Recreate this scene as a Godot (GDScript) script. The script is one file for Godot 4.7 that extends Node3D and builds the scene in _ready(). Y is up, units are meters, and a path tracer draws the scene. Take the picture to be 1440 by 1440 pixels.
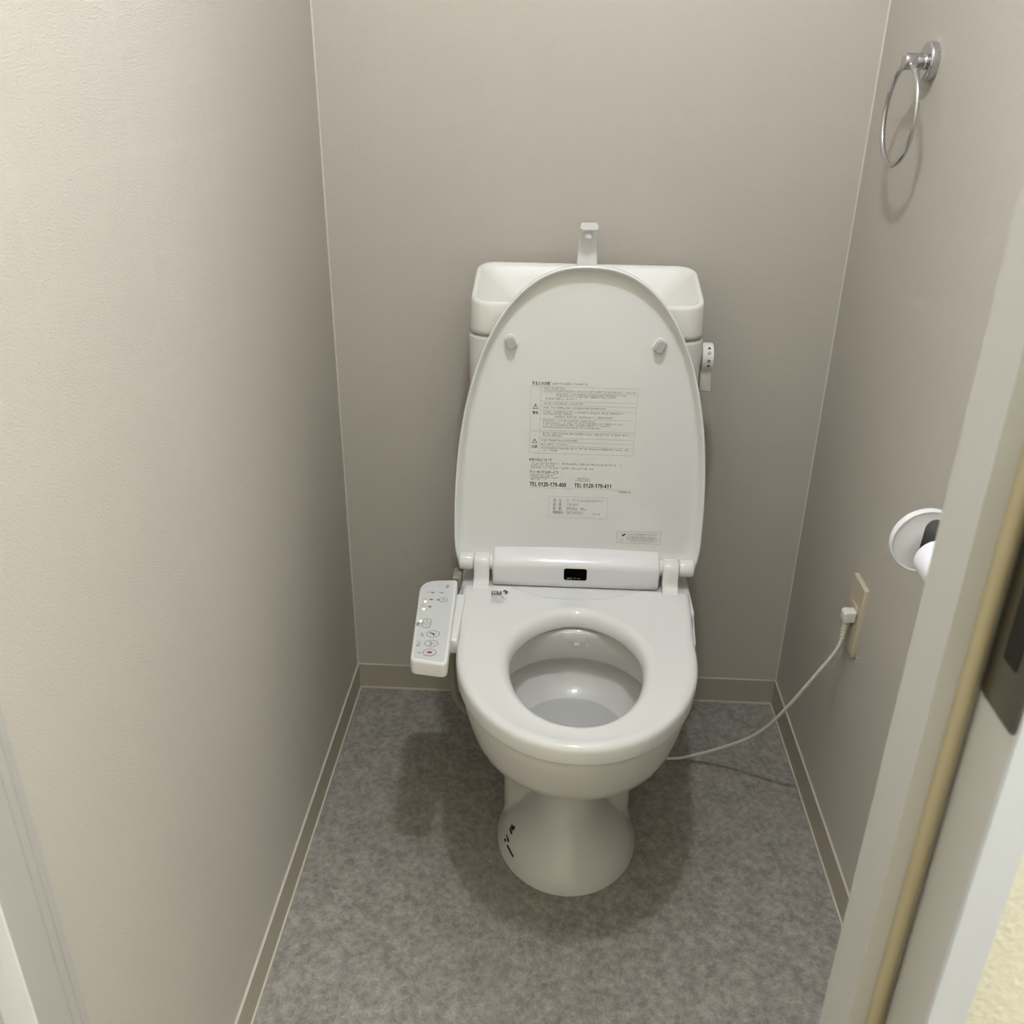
extends Node3D

const CX := 0.448          # middle of the toilet
const W := 0.89            # room width
const ZF := 1.103          # room side of the door frame
const ZH := 1.198          # hall side of the door frame
const CEIL := 2.25

var M := {}
var names := {}
var rng := RandomNumberGenerator.new()

# ---------------------------------------------------------------- helpers: materials

func mat(c: Color, rough := 0.5, metal := 0.0, spec := 0.5) -> StandardMaterial3D:
	var m := StandardMaterial3D.new()
	m.albedo_color = c
	m.roughness = rough
	m.metallic = metal
	m.metallic_specular = spec
	return m

func seamless(size_x: int, size_y: int, freq: float, kind: int, octaves: int, sd: int, warp := 0.0) -> Image:
	var n := FastNoiseLite.new()
	n.seed = sd
	n.noise_type = kind
	n.frequency = freq
	n.fractal_octaves = octaves
	if warp > 0.0:
		n.domain_warp_enabled = true
		n.domain_warp_amplitude = warp
		n.domain_warp_frequency = freq * 1.6
	var im := n.get_seamless_image(size_x, size_y)
	im.convert(Image.FORMAT_RGB8)
	return im

func wallpaper_normal(sd: int, stretch: float, strength: float) -> ImageTexture:
	var a := seamless(int(1024 / stretch), 1024, 0.10, FastNoiseLite.TYPE_SIMPLEX, 3, sd)
	a.resize(1024, 1024, Image.INTERPOLATE_CUBIC)
	var b := seamless(1024, 1024, 0.22, FastNoiseLite.TYPE_SIMPLEX, 2, sd + 5)
	for y in 1024:
		for x in 1024:
			var v := a.get_pixel(x, y).r * 0.6 + b.get_pixel(x, y).r * 0.4
			a.set_pixel(x, y, Color(v, v, v))
	a.bump_map_to_normal_map(strength)
	a.generate_mipmaps()
	return ImageTexture.create_from_image(a)

func wallpaper(c: Color, sd: int, stretch: float, strength: float, metres: float) -> StandardMaterial3D:
	var m := mat(c, 0.75, 0.0, 0.35)
	m.normal_enabled = true
	m.normal_scale = 1.0
	m.normal_texture = wallpaper_normal(sd, stretch, strength)
	m.uv1_triplanar = true
	m.uv1_world_triplanar = true
	m.uv1_scale = Vector3.ONE / metres
	return m

func floor_material() -> StandardMaterial3D:
	var n := 1024
	var big := seamless(n, n, 0.012, FastNoiseLite.TYPE_SIMPLEX, 4, 3, 18.0)
	var mid := seamless(n, n, 0.032, FastNoiseLite.TYPE_SIMPLEX, 4, 9, 22.0)
	var fine := seamless(n, n, 0.09, FastNoiseLite.TYPE_SIMPLEX, 3, 21, 10.0)
	var tint := seamless(n, n, 0.02, FastNoiseLite.TYPE_SIMPLEX, 3, 33, 10.0)
	var im := Image.create(n, n, false, Image.FORMAT_RGB8)
	for y in n:
		for x in n:
			var v := (big.get_pixel(x, y).r - 0.5) * 0.13 + (mid.get_pixel(x, y).r - 0.5) * 0.19 + (fine.get_pixel(x, y).r - 0.5) * 0.13
			var t := (tint.get_pixel(x, y).r - 0.5) * 0.04
			var g := 0.545 + v * 0.70
			im.set_pixel(x, y, Color(g * (1.02 + t), g * 0.985, g * (0.925 - t)))
	im.generate_mipmaps()
	var m := mat(Color(1, 1, 1), 0.5, 0.0, 0.4)
	m.albedo_texture = ImageTexture.create_from_image(im)
	m.uv1_triplanar = true
	m.uv1_world_triplanar = true
	m.uv1_scale = Vector3.ONE / 0.62
	return m

func hall_paper() -> StandardMaterial3D:
	var m := mat(Color(0.81, 0.795, 0.725), 0.7, 0.0, 0.35)
	var a := seamless(512, 512, 0.03, FastNoiseLite.TYPE_SIMPLEX, 3, 77, 9.0)
	a.bump_map_to_normal_map(1.6)
	a.generate_mipmaps()
	m.normal_enabled = true
	m.normal_texture = ImageTexture.create_from_image(a)
	m.uv1_triplanar = true
	m.uv1_world_triplanar = true
	m.uv1_scale = Vector3.ONE / 0.16
	return m

func make_materials() -> void:
	M.paper = wallpaper(Color(0.735, 0.712, 0.668), 4, 2.4, 4.2, 0.21)
	M.floor = floor_material()
	M.hall_paper = hall_paper()
	M.hall_floor = mat(Color(0.50, 0.42, 0.34), 0.45)
	M.ceiling = mat(Color(0.80, 0.79, 0.77), 0.85)
	M.base = mat(Color(0.66, 0.63, 0.565), 0.5)
	M.base_lip = mat(Color(0.745, 0.72, 0.66), 0.5)
	M.frame = mat(Color(0.675, 0.668, 0.64), 0.45)
	M.casing = mat(Color(0.72, 0.735, 0.75), 0.45)
	M.stop_lightened = mat(Color(0.88, 0.885, 0.885), 0.45)  # white lightened beyond the casing: hall light on the stop put into the colour
	M.gasket = mat(Color(0.62, 0.575, 0.46), 0.6)
	M.dark_steel = mat(Color(0.52, 0.51, 0.50), 0.3, 1.0)
	M.black = mat(Color(0.02, 0.02, 0.02), 0.6)
	M.porcelain = mat(Color(0.81, 0.805, 0.785), 0.07)
	M.basin = mat(Color(0.84, 0.835, 0.805), 0.25)
	M.plastic = mat(Color(0.865, 0.865, 0.85), 0.09)
	M.lid_plastic = mat(Color(0.87, 0.872, 0.86), 0.12)
	M.unit = mat(Color(0.86, 0.86, 0.855), 0.11)
	M.panel_case = mat(Color(0.88, 0.88, 0.865), 0.3)
	M.panel_face = mat(Color(0.80, 0.805, 0.80), 0.35)
	M.bumper = mat(Color(0.69, 0.69, 0.68), 0.45)
	M.grey_hose = mat(Color(0.55, 0.54, 0.49), 0.5)
	M.braid = mat(Color(0.45, 0.45, 0.45), 0.35, 0.8)
	M.glass_black = mat(Color(0.008, 0.008, 0.009), 0.08, 0.0, 0.12)
	M.ink = mat(Color(0.16, 0.17, 0.17), 0.6)
	M.ink_fine = mat(Color(0.60, 0.61, 0.60), 0.6)
	M.ink_line = mat(Color(0.70, 0.71, 0.70), 0.6)
	M.marker = mat(Color(0.05, 0.045, 0.04), 0.6)
	M.red = mat(Color(0.42, 0.10, 0.12), 0.5)
	M.pink = mat(Color(0.81, 0.775, 0.775), 0.4)
	M.chrome = mat(Color(0.80, 0.80, 0.81), 0.10, 1.0)
	M.plate = mat(Color(0.74, 0.70, 0.61), 0.4)
	M.plate_insert = mat(Color(0.77, 0.735, 0.655), 0.4)
	M.cord = mat(Color(0.85, 0.845, 0.80), 0.4)
	M.dispenser = mat(Color(0.87, 0.87, 0.86), 0.25)
	M.pocket = mat(Color(0.42, 0.42, 0.42), 0.4)
	M.sealant = mat(Color(0.80, 0.785, 0.75), 0.6)
	M.core = mat(Color(0.62, 0.52, 0.40), 0.8)
	M.tissue = mat(Color(0.93, 0.93, 0.94), 0.9)
	M.water = mat(Color(0.60, 0.64, 0.66, 0.12), 0.02)
	M.water.transparency = BaseMaterial3D.TRANSPARENCY_ALPHA
	M.led = mat(Color(0.9, 0.95, 0.75), 0.4)
	M.led.emission_enabled = true
	M.led.emission = Color(0.95, 1.0, 0.70)
	M.led.emission_energy_multiplier = 1.0
	M.lamp_glass = mat(Color(0.95, 0.94, 0.9), 0.5)
	M.lamp_glass.emission_enabled = true
	M.lamp_glass.emission = Color(1.0, 0.96, 0.88)
	M.lamp_glass.emission_energy_multiplier = 3.0
	M.lamp_ring = mat(Color(0.85, 0.85, 0.84), 0.4)

# ---------------------------------------------------------------- helpers: nodes

func numbered(called: String) -> String:
	var k: int = names.get(called, 0)
	names[called] = k + 1
	return called if k == 0 else "%s_%03d" % [called, k]

func part(parent: Node3D, called: String, st: SurfaceTool, m: Material, label := "") -> MeshInstance3D:
	st.generate_normals()
	var o := MeshInstance3D.new()
	o.mesh = st.commit()
	o.material_override = m
	o.name = numbered(called) if parent == self else called
	if label:
		o.set_meta("label", label)
	parent.add_child(o, true)
	return o

func structure(called: String, st: SurfaceTool, m: Material, label := "", category := "") -> MeshInstance3D:
	var o := part(self, called, st, m)
	o.set_meta("kind", "structure")
	if label:
		o.set_meta("label", label)
		o.set_meta("category", category)
	return o

func thing(called: String, label: String, category: String, at: Vector3) -> Node3D:
	var o := Node3D.new()
	o.name = numbered(called)
	o.position = at
	o.set_meta("label", label)
	o.set_meta("category", category)
	add_child(o)
	return o

func mesh() -> SurfaceTool:
	var st := SurfaceTool.new()
	st.begin(Mesh.PRIMITIVE_TRIANGLES)
	return st

# ---------------------------------------------------------------- helpers: shapes

func tri(st: SurfaceTool, a: Vector3, b: Vector3, c: Vector3, g := 0) -> void:
	st.set_smooth_group(g)
	st.add_vertex(a)
	st.set_smooth_group(g)
	st.add_vertex(c)
	st.set_smooth_group(g)
	st.add_vertex(b)

func quad(st: SurfaceTool, a: Vector3, b: Vector3, c: Vector3, d: Vector3, g := 0) -> void:
	tri(st, a, b, c, g)
	tri(st, a, c, d, g)

# rings run counter-clockwise seen from where the loft is heading
func loft(st: SurfaceTool, rings: Array, cap0 := true, cap1 := true, g := 0) -> void:
	for i in rings.size() - 1:
		var r: PackedVector3Array = rings[i]
		var s: PackedVector3Array = rings[i + 1]
		var n := r.size()
		for k in n:
			var l := (k + 1) % n
			quad(st, r[k], r[l], s[l], s[k], g)
	if cap0:
		fan(st, rings[0], true, g + 1)
	if cap1:
		fan(st, rings[-1], false, g + 2)

func fan(st: SurfaceTool, r: PackedVector3Array, back: bool, g: int) -> void:
	var c := Vector3.ZERO
	for v in r:
		c += v
	c /= r.size()
	for k in r.size():
		var l := (k + 1) % r.size()
		if back:
			tri(st, c, r[l], r[k], g)
		else:
			tri(st, c, r[k], r[l], g)

# outline in (x, z), counter-clockwise seen from +y
func inset(o: PackedVector2Array, d: float) -> PackedVector2Array:
	var r := PackedVector2Array()
	var n := o.size()
	for i in n:
		var e: Vector2 = (o[i] - o[(i + n - 1) % n]).normalized()
		var f: Vector2 = (o[(i + 1) % n] - o[i]).normalized()
		var t := (e + f).normalized()
		var nrm := Vector2(-t.y, t.x)      # outward for (x, z) seen from +y
		var k := 1.0 / maxf(0.5, sqrt(maxf(0.0, (1.0 + e.dot(f)) * 0.5)))
		r.append(o[i] - nrm * d * k)
	return r

func ring_at(o: PackedVector2Array, y: float, xf: Transform3D) -> PackedVector3Array:
	var r := PackedVector3Array()
	for v in o:
		r.append(xf * Vector3(v.x, y, v.y))
	return r

func pad(st: SurfaceTool, o: PackedVector2Array, y0: float, y1: float, b0: float, b1: float, xf := Transform3D(), steps := 4) -> void:
	var rings := []
	if b0 > 0.0:
		for k in steps:
			var a := PI * 0.5 * k / steps
			rings.append(ring_at(inset(o, b0 * (1.0 - sin(a))), y0 + b0 * (1.0 - cos(a)), xf))
	rings.append(ring_at(o, y0 + b0, xf))
	rings.append(ring_at(o, y1 - b1, xf))
	if b1 > 0.0:
		for k in range(1, steps + 1):
			var a := PI * 0.5 * k / steps
			rings.append(ring_at(inset(o, b1 * (1.0 - cos(a))), y1 - b1 + b1 * sin(a), xf))
	loft(st, rings)

func rrect(w: float, d: float, r: float, n := 6, c := Vector2.ZERO) -> PackedVector2Array:
	var o := PackedVector2Array()
	var q := [Vector2(w / 2 - r, d / 2 - r), Vector2(w / 2 - r, -d / 2 + r), Vector2(-w / 2 + r, -d / 2 + r), Vector2(-w / 2 + r, d / 2 - r)]
	for k in 4:
		for i in n + 1:
			var a := PI * 0.5 * (k + float(i) / n)
			var v: Vector2 = q[k]
			o.append(c + v + Vector2(sin(a), cos(a)) * r)
	return o

func ellipse(rx: float, rz: float, n := 32, c := Vector2.ZERO) -> PackedVector2Array:
	var o := PackedVector2Array()
	for k in n:
		var a := TAU * k / n
		o.append(c + Vector2(sin(a) * rx, cos(a) * rz))
	return o

# corners counter-clockwise seen from +y, each with its own radius
func rounded(pts: Array, radii: Array, n := 6) -> PackedVector2Array:
	var o := PackedVector2Array()
	var m := pts.size()
	for i in m:
		var p: Vector2 = pts[i]
		var a: Vector2 = (pts[(i + m - 1) % m] - p).normalized()
		var b: Vector2 = (pts[(i + 1) % m] - p).normalized()
		var r: float = radii[i]
		var half := acos(clampf(a.dot(b), -1, 1)) * 0.5
		var t := r / tan(half)
		for k in n + 1:
			var s := float(k) / n
			var q0 := p + a * t
			var q2 := p + b * t
			o.append(q0 * (1 - s) * (1 - s) + p * 2 * s * (1 - s) * 0.92 + (q0 + q2) * s * (1 - s) * 0.08 + q2 * s * s)
	return o

func box(st: SurfaceTool, a: Vector3, b: Vector3, xf := Transform3D(), g0 := 100) -> void:
	var p := func(i: int, j: int, k: int) -> Vector3: return xf * Vector3(b.x if i else a.x, b.y if j else a.y, b.z if k else a.z)
	quad(st, p.call(0, 0, 1), p.call(1, 0, 1), p.call(1, 1, 1), p.call(0, 1, 1), g0)
	quad(st, p.call(1, 0, 0), p.call(0, 0, 0), p.call(0, 1, 0), p.call(1, 1, 0), g0 + 1)
	quad(st, p.call(1, 0, 1), p.call(1, 0, 0), p.call(1, 1, 0), p.call(1, 1, 1), g0 + 2)
	quad(st, p.call(0, 0, 0), p.call(0, 0, 1), p.call(0, 1, 1), p.call(0, 1, 0), g0 + 3)
	quad(st, p.call(0, 1, 1), p.call(1, 1, 1), p.call(1, 1, 0), p.call(0, 1, 0), g0 + 4)
	quad(st, p.call(0, 0, 0), p.call(1, 0, 0), p.call(1, 0, 1), p.call(0, 0, 1), g0 + 5)

func rbox(st: SurfaceTool, a: Vector3, b: Vector3, r: float, xf := Transform3D()) -> void:
	var c := (a + b) * 0.5
	pad(st, rrect(b.x - a.x, b.z - a.z, r, 4, Vector2(c.x, c.z)), a.y, b.y, r * 0.7, r * 0.7, xf, 3)

# a polygon (x, z) extruded straight up with crisp edges
func extrude_flat(st: SurfaceTool, o: PackedVector2Array, y0: float, y1: float) -> void:
	var n := o.size()
	for k in n:
		var l := (k + 1) % n
		var a := Vector3(o[k].x, y0, o[k].y)
		var b := Vector3(o[l].x, y0, o[l].y)
		quad(st, a, b, b + Vector3.UP * (y1 - y0), a + Vector3.UP * (y1 - y0), 300 + k)
	var t := Geometry2D.triangulate_polygon(o)
	for i in range(0, t.size(), 3):
		var a := o[t[i]]
		var b := o[t[i + 1]]
		var c := o[t[i + 2]]
		if (b - a).cross(c - a) > 0:
			var s := b
			b = c
			c = s
		tri(st, Vector3(a.x, y1, a.y), Vector3(b.x, y1, b.y), Vector3(c.x, y1, c.y), 298)
		tri(st, Vector3(a.x, y0, a.y), Vector3(c.x, y0, c.y), Vector3(b.x, y0, b.y), 299)

func tube(st: SurfaceTool, pts: PackedVector3Array, radii: Array, n := 12, caps := true) -> void:
	var rings := []
	var up := Vector3.UP
	var side := Vector3.ZERO
	for i in pts.size():
		var d := (pts[mini(i + 1, pts.size() - 1)] - pts[maxi(i - 1, 0)]).normalized()
		if side == Vector3.ZERO:
			if absf(d.dot(up)) > 0.95:
				up = Vector3.RIGHT
			side = up.cross(d).normalized()
		else:
			side = (side - d * side.dot(d)).normalized()
		var v := d.cross(side)
		var r := PackedVector3Array()
		var rad: float = radii[mini(i, radii.size() - 1)]
		for k in n:
			var a := TAU * k / n
			r.append(pts[i] + (side * cos(a) + v * sin(a)) * rad)
		rings.append(r)
	loft(st, rings, caps, caps)

func smooth_path(p: Array, step := 0.006) -> PackedVector3Array:
	var c := Curve3D.new()
	c.bake_interval = step
	for i in p.size():
		var a: Vector3 = p[maxi(i - 1, 0)]
		var b: Vector3 = p[mini(i + 1, p.size() - 1)]
		var t := (b - a) / 6.0
		c.add_point(p[i], -t, t)
	return c.get_baked_points()

# profile: array of Vector2(radius, height) from bottom to top, turned about local y
func lathe(st: SurfaceTool, prof: Array, n: int, xf := Transform3D(), cap0 := true, cap1 := true) -> void:
	var rings := []
	for q in prof:
		rings.append(ring_at(ellipse(q.x, q.x, n), q.y, xf))
	loft(st, rings, cap0, cap1)

func torus(st: SurfaceTool, xf: Transform3D, R: float, r: float, n := 72, m := 14) -> void:
	var rings := []
	for i in n + 1:
		var a := TAU * (i % n) / n
		var d := Vector3(sin(a), 0, cos(a))
		var ring := PackedVector3Array()
		for k in m:
			var b := TAU * k / m
			ring.append(xf * (d * (R + r * cos(b)) + Vector3.UP * r * sin(b)))
		rings.append(ring)
	for i in n:
		for k in m:
			var l := (k + 1) % m
			quad(st, rings[i][k], rings[i + 1][k], rings[i + 1][l], rings[i][l], 0)

# ---------------------------------------------------------------- helpers: print

# strokes on a 10 x 10 grid, four numbers a stroke
var GLYPH := {
	"安": [5, 10, 5, 9, 1, 9, 9, 9, 4, 8, 3, 4, 3, 4, 8, 0, 1, 6, 9, 6, 7, 6, 5, 3, 5, 3, 1, 0],
	"全": [5, 10, 1, 6, 5, 10, 9, 6, 3, 6, 7, 6, 2, 3, 8, 3, 1, 0, 9, 0, 5, 6, 5, 0],
	"上": [4, 10, 4, 0, 4, 6, 8, 6, 1, 0, 9, 0],
	"の": [5, 8, 5, 4, 5, 4, 3, 1, 3, 1, 1, 3, 1, 3, 1, 6, 1, 6, 4, 9, 4, 9, 7, 8, 7, 8, 9, 5, 9, 5, 8, 2, 8, 2, 6, 0],
	"注": [1, 9, 2, 8, 0, 6, 2, 5, 0, 0, 2, 3, 6, 10, 7, 9, 4, 7, 10, 7, 4, 4, 10, 4, 3, 0, 10, 0, 7, 8, 7, 0],
	"意": [5, 10, 5, 9, 1, 9, 9, 9, 0, 7, 10, 7, 2, 6, 8, 6, 2, 3, 8, 3, 2, 6, 2, 3, 8, 6, 8, 3, 1, 2, 1, 0, 3, 2, 3, 0, 3, 0, 7, 0, 9, 2, 10, 0],
	"警": [0, 9, 10, 9, 2, 10, 2, 8, 1, 7, 5, 7, 7, 10, 6, 7, 9, 8, 6, 5, 7, 7, 10, 5, 0, 5, 10, 5, 2, 3, 8, 3, 3, 2, 7, 2, 3, 0, 7, 0, 3, 2, 3, 0, 7, 2, 7, 0],
	"告": [3, 10, 1, 7, 2, 9, 9, 9, 5, 10, 5, 5, 0, 5, 10, 5, 2, 4, 8, 4, 2, 0, 8, 0, 2, 4, 2, 0, 8, 4, 8, 0],
	"お": [1, 8, 6, 8, 3, 10, 3, 1, 3, 1, 1, 2, 1, 3, 4, 5, 4, 5, 8, 5, 8, 5, 9, 3, 9, 3, 6, 0, 8, 9, 10, 7],
	"手": [8, 10, 2, 9, 1, 6, 9, 6, 0, 4, 10, 4, 5, 9, 5, 1, 5, 1, 3, 0],
	"入": [3, 10, 5, 9, 5, 9, 4, 4, 4, 4, 0, 0, 5, 8, 7, 3, 7, 3, 10, 0],
	"れ": [2, 10, 2, 0, 0, 7, 4, 8, 4, 8, 0, 2, 4, 7, 6, 8, 6, 8, 6, 1, 6, 1, 8, 0, 8, 0, 10, 2],
	"に": [1, 9, 1, 0, 4, 8, 9, 8, 4, 3, 5, 1, 5, 1, 9, 1],
	"つ": [0, 7, 6, 8, 6, 8, 9, 6, 9, 6, 9, 3, 9, 3, 4, 0],
	"い": [1, 8, 2, 2, 2, 2, 4, 3, 8, 8, 9, 3],
	"て": [0, 9, 9, 9, 9, 9, 5, 6, 5, 6, 5, 3, 5, 3, 8, 0],
	"フ": [1, 9, 9, 9, 9, 9, 8, 4, 8, 4, 3, 0],
	"リ": [2, 9, 2, 4, 8, 9, 8, 4, 8, 4, 4, 0],
	"ー": [0, 5, 10, 5],
	"ダ": [3, 10, 0, 5, 3, 8, 8, 8, 8, 8, 6, 3, 6, 3, 1, 0, 3, 5, 6, 4, 9, 10, 10, 9],
	"イ": [8, 10, 4, 6, 4, 6, 0, 4, 5, 7, 5, 0],
	"ヤ": [0, 6, 9, 8, 9, 8, 7, 5, 3, 10, 5, 0],
	"ル": [3, 9, 3, 4, 3, 4, 0, 0, 6, 9, 6, 0, 6, 0, 10, 4],
	"サ": [0, 7, 10, 7, 3, 9, 3, 3, 7, 9, 7, 4, 7, 4, 3, 0],
	"ビ": [1, 9, 1, 0, 1, 0, 8, 0, 1, 5, 8, 7, 8, 10, 9, 9],
	"ス": [1, 9, 8, 9, 8, 9, 5, 4, 5, 4, 0, 0, 5, 4, 10, 0],
	"品": [3, 10, 7, 10, 3, 7, 7, 7, 3, 10, 3, 7, 7, 10, 7, 7, 0, 5, 4, 5, 0, 0, 4, 0, 0, 5, 0, 0, 4, 5, 4, 0, 6, 5, 10, 5, 6, 0, 10, 0, 6, 5, 6, 0, 10, 5, 10, 0],
	"名": [4, 10, 1, 6, 4, 9, 8, 9, 8, 9, 4, 4, 4, 4, 0, 2, 4, 4, 9, 4, 9, 4, 9, 0, 4, 0, 9, 0, 4, 4, 4, 0],
	"番": [2, 10, 8, 10, 0, 8, 10, 8, 5, 10, 5, 5, 5, 8, 1, 5, 5, 8, 9, 5, 2, 4, 8, 4, 2, 0, 8, 0, 2, 2, 8, 2, 2, 4, 2, 0, 8, 4, 8, 0],
	"色": [3, 10, 0, 7, 2, 9, 7, 9, 7, 9, 6, 7, 1, 7, 9, 7, 1, 7, 1, 1, 1, 4, 9, 4, 9, 7, 9, 4, 5, 7, 5, 4, 1, 0, 10, 0],
	"製": [0, 9, 6, 9, 0, 7, 6, 7, 3, 10, 3, 5, 8, 10, 8, 6, 10, 10, 10, 5, 0, 4, 10, 4, 4, 4, 1, 1, 4, 3, 4, 0, 6, 3, 10, 0],
	"造": [4, 9, 10, 9, 7, 10, 7, 6, 3, 6, 10, 6, 4, 4, 9, 4, 4, 2, 9, 2, 4, 4, 4, 2, 9, 4, 9, 2, 1, 9, 2, 8, 0, 5, 2, 5, 2, 5, 2, 2, 0, 0, 10, 0],
	"号": [2, 10, 8, 10, 2, 7, 8, 7, 2, 10, 2, 7, 8, 10, 8, 7, 0, 5, 10, 5, 3, 5, 2, 3, 2, 3, 8, 3, 8, 3, 7, 0, 7, 0, 5, 0],
	"シ": [1, 9, 3, 8, 0, 6, 2, 5, 1, 0, 9, 7],
	"ワ": [1, 9, 1, 6, 1, 9, 9, 9, 9, 9, 7, 3, 7, 3, 3, 0],
	"ト": [3, 10, 3, 0, 3, 6, 8, 4],
	"レ": [2, 9, 2, 0, 2, 0, 9, 5],
	"タ": [3, 10, 0, 5, 3, 8, 8, 8, 8, 8, 6, 3, 6, 3, 1, 0, 3, 5, 6, 4],
	"プ": [1, 8, 8, 8, 8, 8, 7, 4, 7, 4, 3, 0, 9, 10, 10, 9],
	"小": [5, 10, 5, 0, 5, 0, 3, 1, 2, 7, 0, 2, 8, 7, 10, 2],
	"大": [0, 7, 10, 7, 5, 10, 5, 6, 5, 6, 0, 0, 5, 6, 10, 0],
	"止": [5, 10, 5, 0, 5, 6, 9, 6, 2, 6, 2, 0, 0, 0, 10, 0],
	"し": [2, 10, 2, 3, 2, 3, 4, 0, 4, 0, 7, 0, 7, 0, 10, 3],
	"り": [2, 9, 2, 4, 8, 9, 8, 4, 8, 4, 4, 0],
	"デ": [1, 9, 7, 9, 0, 6, 9, 6, 5, 6, 5, 3, 5, 3, 2, 0, 8, 10, 9, 9],
	"水": [5, 10, 5, 0, 0, 7, 4, 7, 4, 7, 0, 1, 9, 8, 6, 6, 6, 6, 10, 0],
	"温": [1, 9, 2, 8, 0, 6, 2, 5, 0, 0, 2, 3, 4, 10, 9, 10, 4, 6, 9, 6, 4, 10, 4, 6, 9, 10, 9, 6, 4, 8, 9, 8, 3, 4, 10, 4, 3, 0, 10, 0, 4, 4, 4, 0, 6, 4, 6, 0, 9, 4, 9, 0],
	"便": [2, 10, 0, 5, 1, 7, 1, 0, 3, 9, 10, 9, 4, 7, 9, 7, 4, 5, 9, 5, 4, 7, 4, 3, 9, 7, 9, 3, 4, 3, 9, 3, 7, 9, 6, 2, 6, 2, 3, 0, 4, 2, 10, 0],
	"座": [5, 10, 5, 9, 1, 9, 10, 9, 1, 9, 0, 0, 5, 7, 5, 0, 2, 3, 9, 3, 1, 0, 10, 0, 3, 7, 2, 4, 8, 7, 9, 4],
	"洗": [1, 9, 2, 8, 0, 6, 2, 5, 0, 0, 2, 3, 5, 10, 4, 7, 4, 8, 9, 8, 7, 10, 7, 5, 3, 5, 10, 5, 6, 5, 4, 0, 8, 5, 8, 0, 8, 0, 10, 1],
	"強": [0, 9, 3, 9, 3, 9, 3, 6, 0, 6, 3, 6, 0, 6, 0, 4, 0, 4, 3, 4, 3, 4, 3, 0, 7, 10, 5, 7, 5, 7, 9, 7, 5, 5, 10, 5, 5, 3, 10, 3, 5, 5, 5, 3, 10, 5, 10, 3, 4, 0, 10, 0],
}

# flat bar of ink; the frame has x = right, y = up, z = out of the surface
func bar(st: SurfaceTool, xf: Transform3D, a: Vector2, b: Vector2, w: float) -> void:
	var d := b - a
	if d.length() < 1e-7:
		return
	var t := d.normalized() * w * 0.5
	var n := Vector2(-t.y, t.x)
	var q := [a - t - n, b + t - n, b + t + n, a - t + n]
	quad(st, xf * Vector3(q[0].x, q[0].y, 0), xf * Vector3(q[1].x, q[1].y, 0), xf * Vector3(q[2].x, q[2].y, 0), xf * Vector3(q[3].x, q[3].y, 0), 500)

func poly_ink(st: SurfaceTool, xf: Transform3D, o: Array) -> void:
	for k in range(1, o.size() - 1):
		tri(st, xf * Vector3(o[0].x, o[0].y, 0), xf * Vector3(o[k].x, o[k].y, 0), xf * Vector3(o[k + 1].x, o[k + 1].y, 0), 500)

func glyphs(st: SurfaceTool, xf: Transform3D, text: String, at: Vector2, w: float, h: float, pitch: float, ink := 0.11) -> void:
	for i in text.length():
		var g: Array = GLYPH.get(text[i], [])
		var o := at + Vector2(pitch * i, 0)
		for k in range(0, g.size(), 4):
			bar(st, xf, o + Vector2(g[k] * w, g[k + 1] * h) / 10.0, o + Vector2(g[k + 2] * w, g[k + 3] * h) / 10.0, ink * minf(w, h))

# a line of print too small to read: dashes and gaps
func small_print(st: SurfaceTool, xf: Transform3D, x0: float, x1: float, y: float, h: float) -> void:
	var x := x0
	while x < x1:
		var w := h * rng.randf_range(0.55, 0.95)
		for k in 3:
			if rng.randf() < 0.72:
				var yy := y + h * (0.15 + 0.35 * k) * rng.randf_range(0.9, 1.0)
				bar(st, xf, Vector2(x + w * rng.randf_range(0.0, 0.25), yy), Vector2(minf(x1, x + w * rng.randf_range(0.6, 1.0)), yy), h * 0.16)
		if rng.randf() < 0.6:
			var xx := x + w * rng.randf_range(0.3, 0.7)
			bar(st, xf, Vector2(xx, y), Vector2(xx, y + h), h * 0.14)
		x += w * 1.22 + (h * 0.8 if rng.randf() < 0.06 else 0.0)

func frame_ink(st: SurfaceTool, xf: Transform3D, a: Vector2, b: Vector2, w: float) -> void:
	bar(st, xf, a, Vector2(b.x, a.y), w)
	bar(st, xf, Vector2(b.x, a.y), b, w)
	bar(st, xf, b, Vector2(a.x, b.y), w)
	bar(st, xf, Vector2(a.x, b.y), a, w)

func loop_ink(st: SurfaceTool, xf: Transform3D, o: PackedVector2Array, w: float) -> void:
	for k in o.size():
		bar(st, xf, o[k], o[(k + 1) % o.size()], w)

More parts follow.
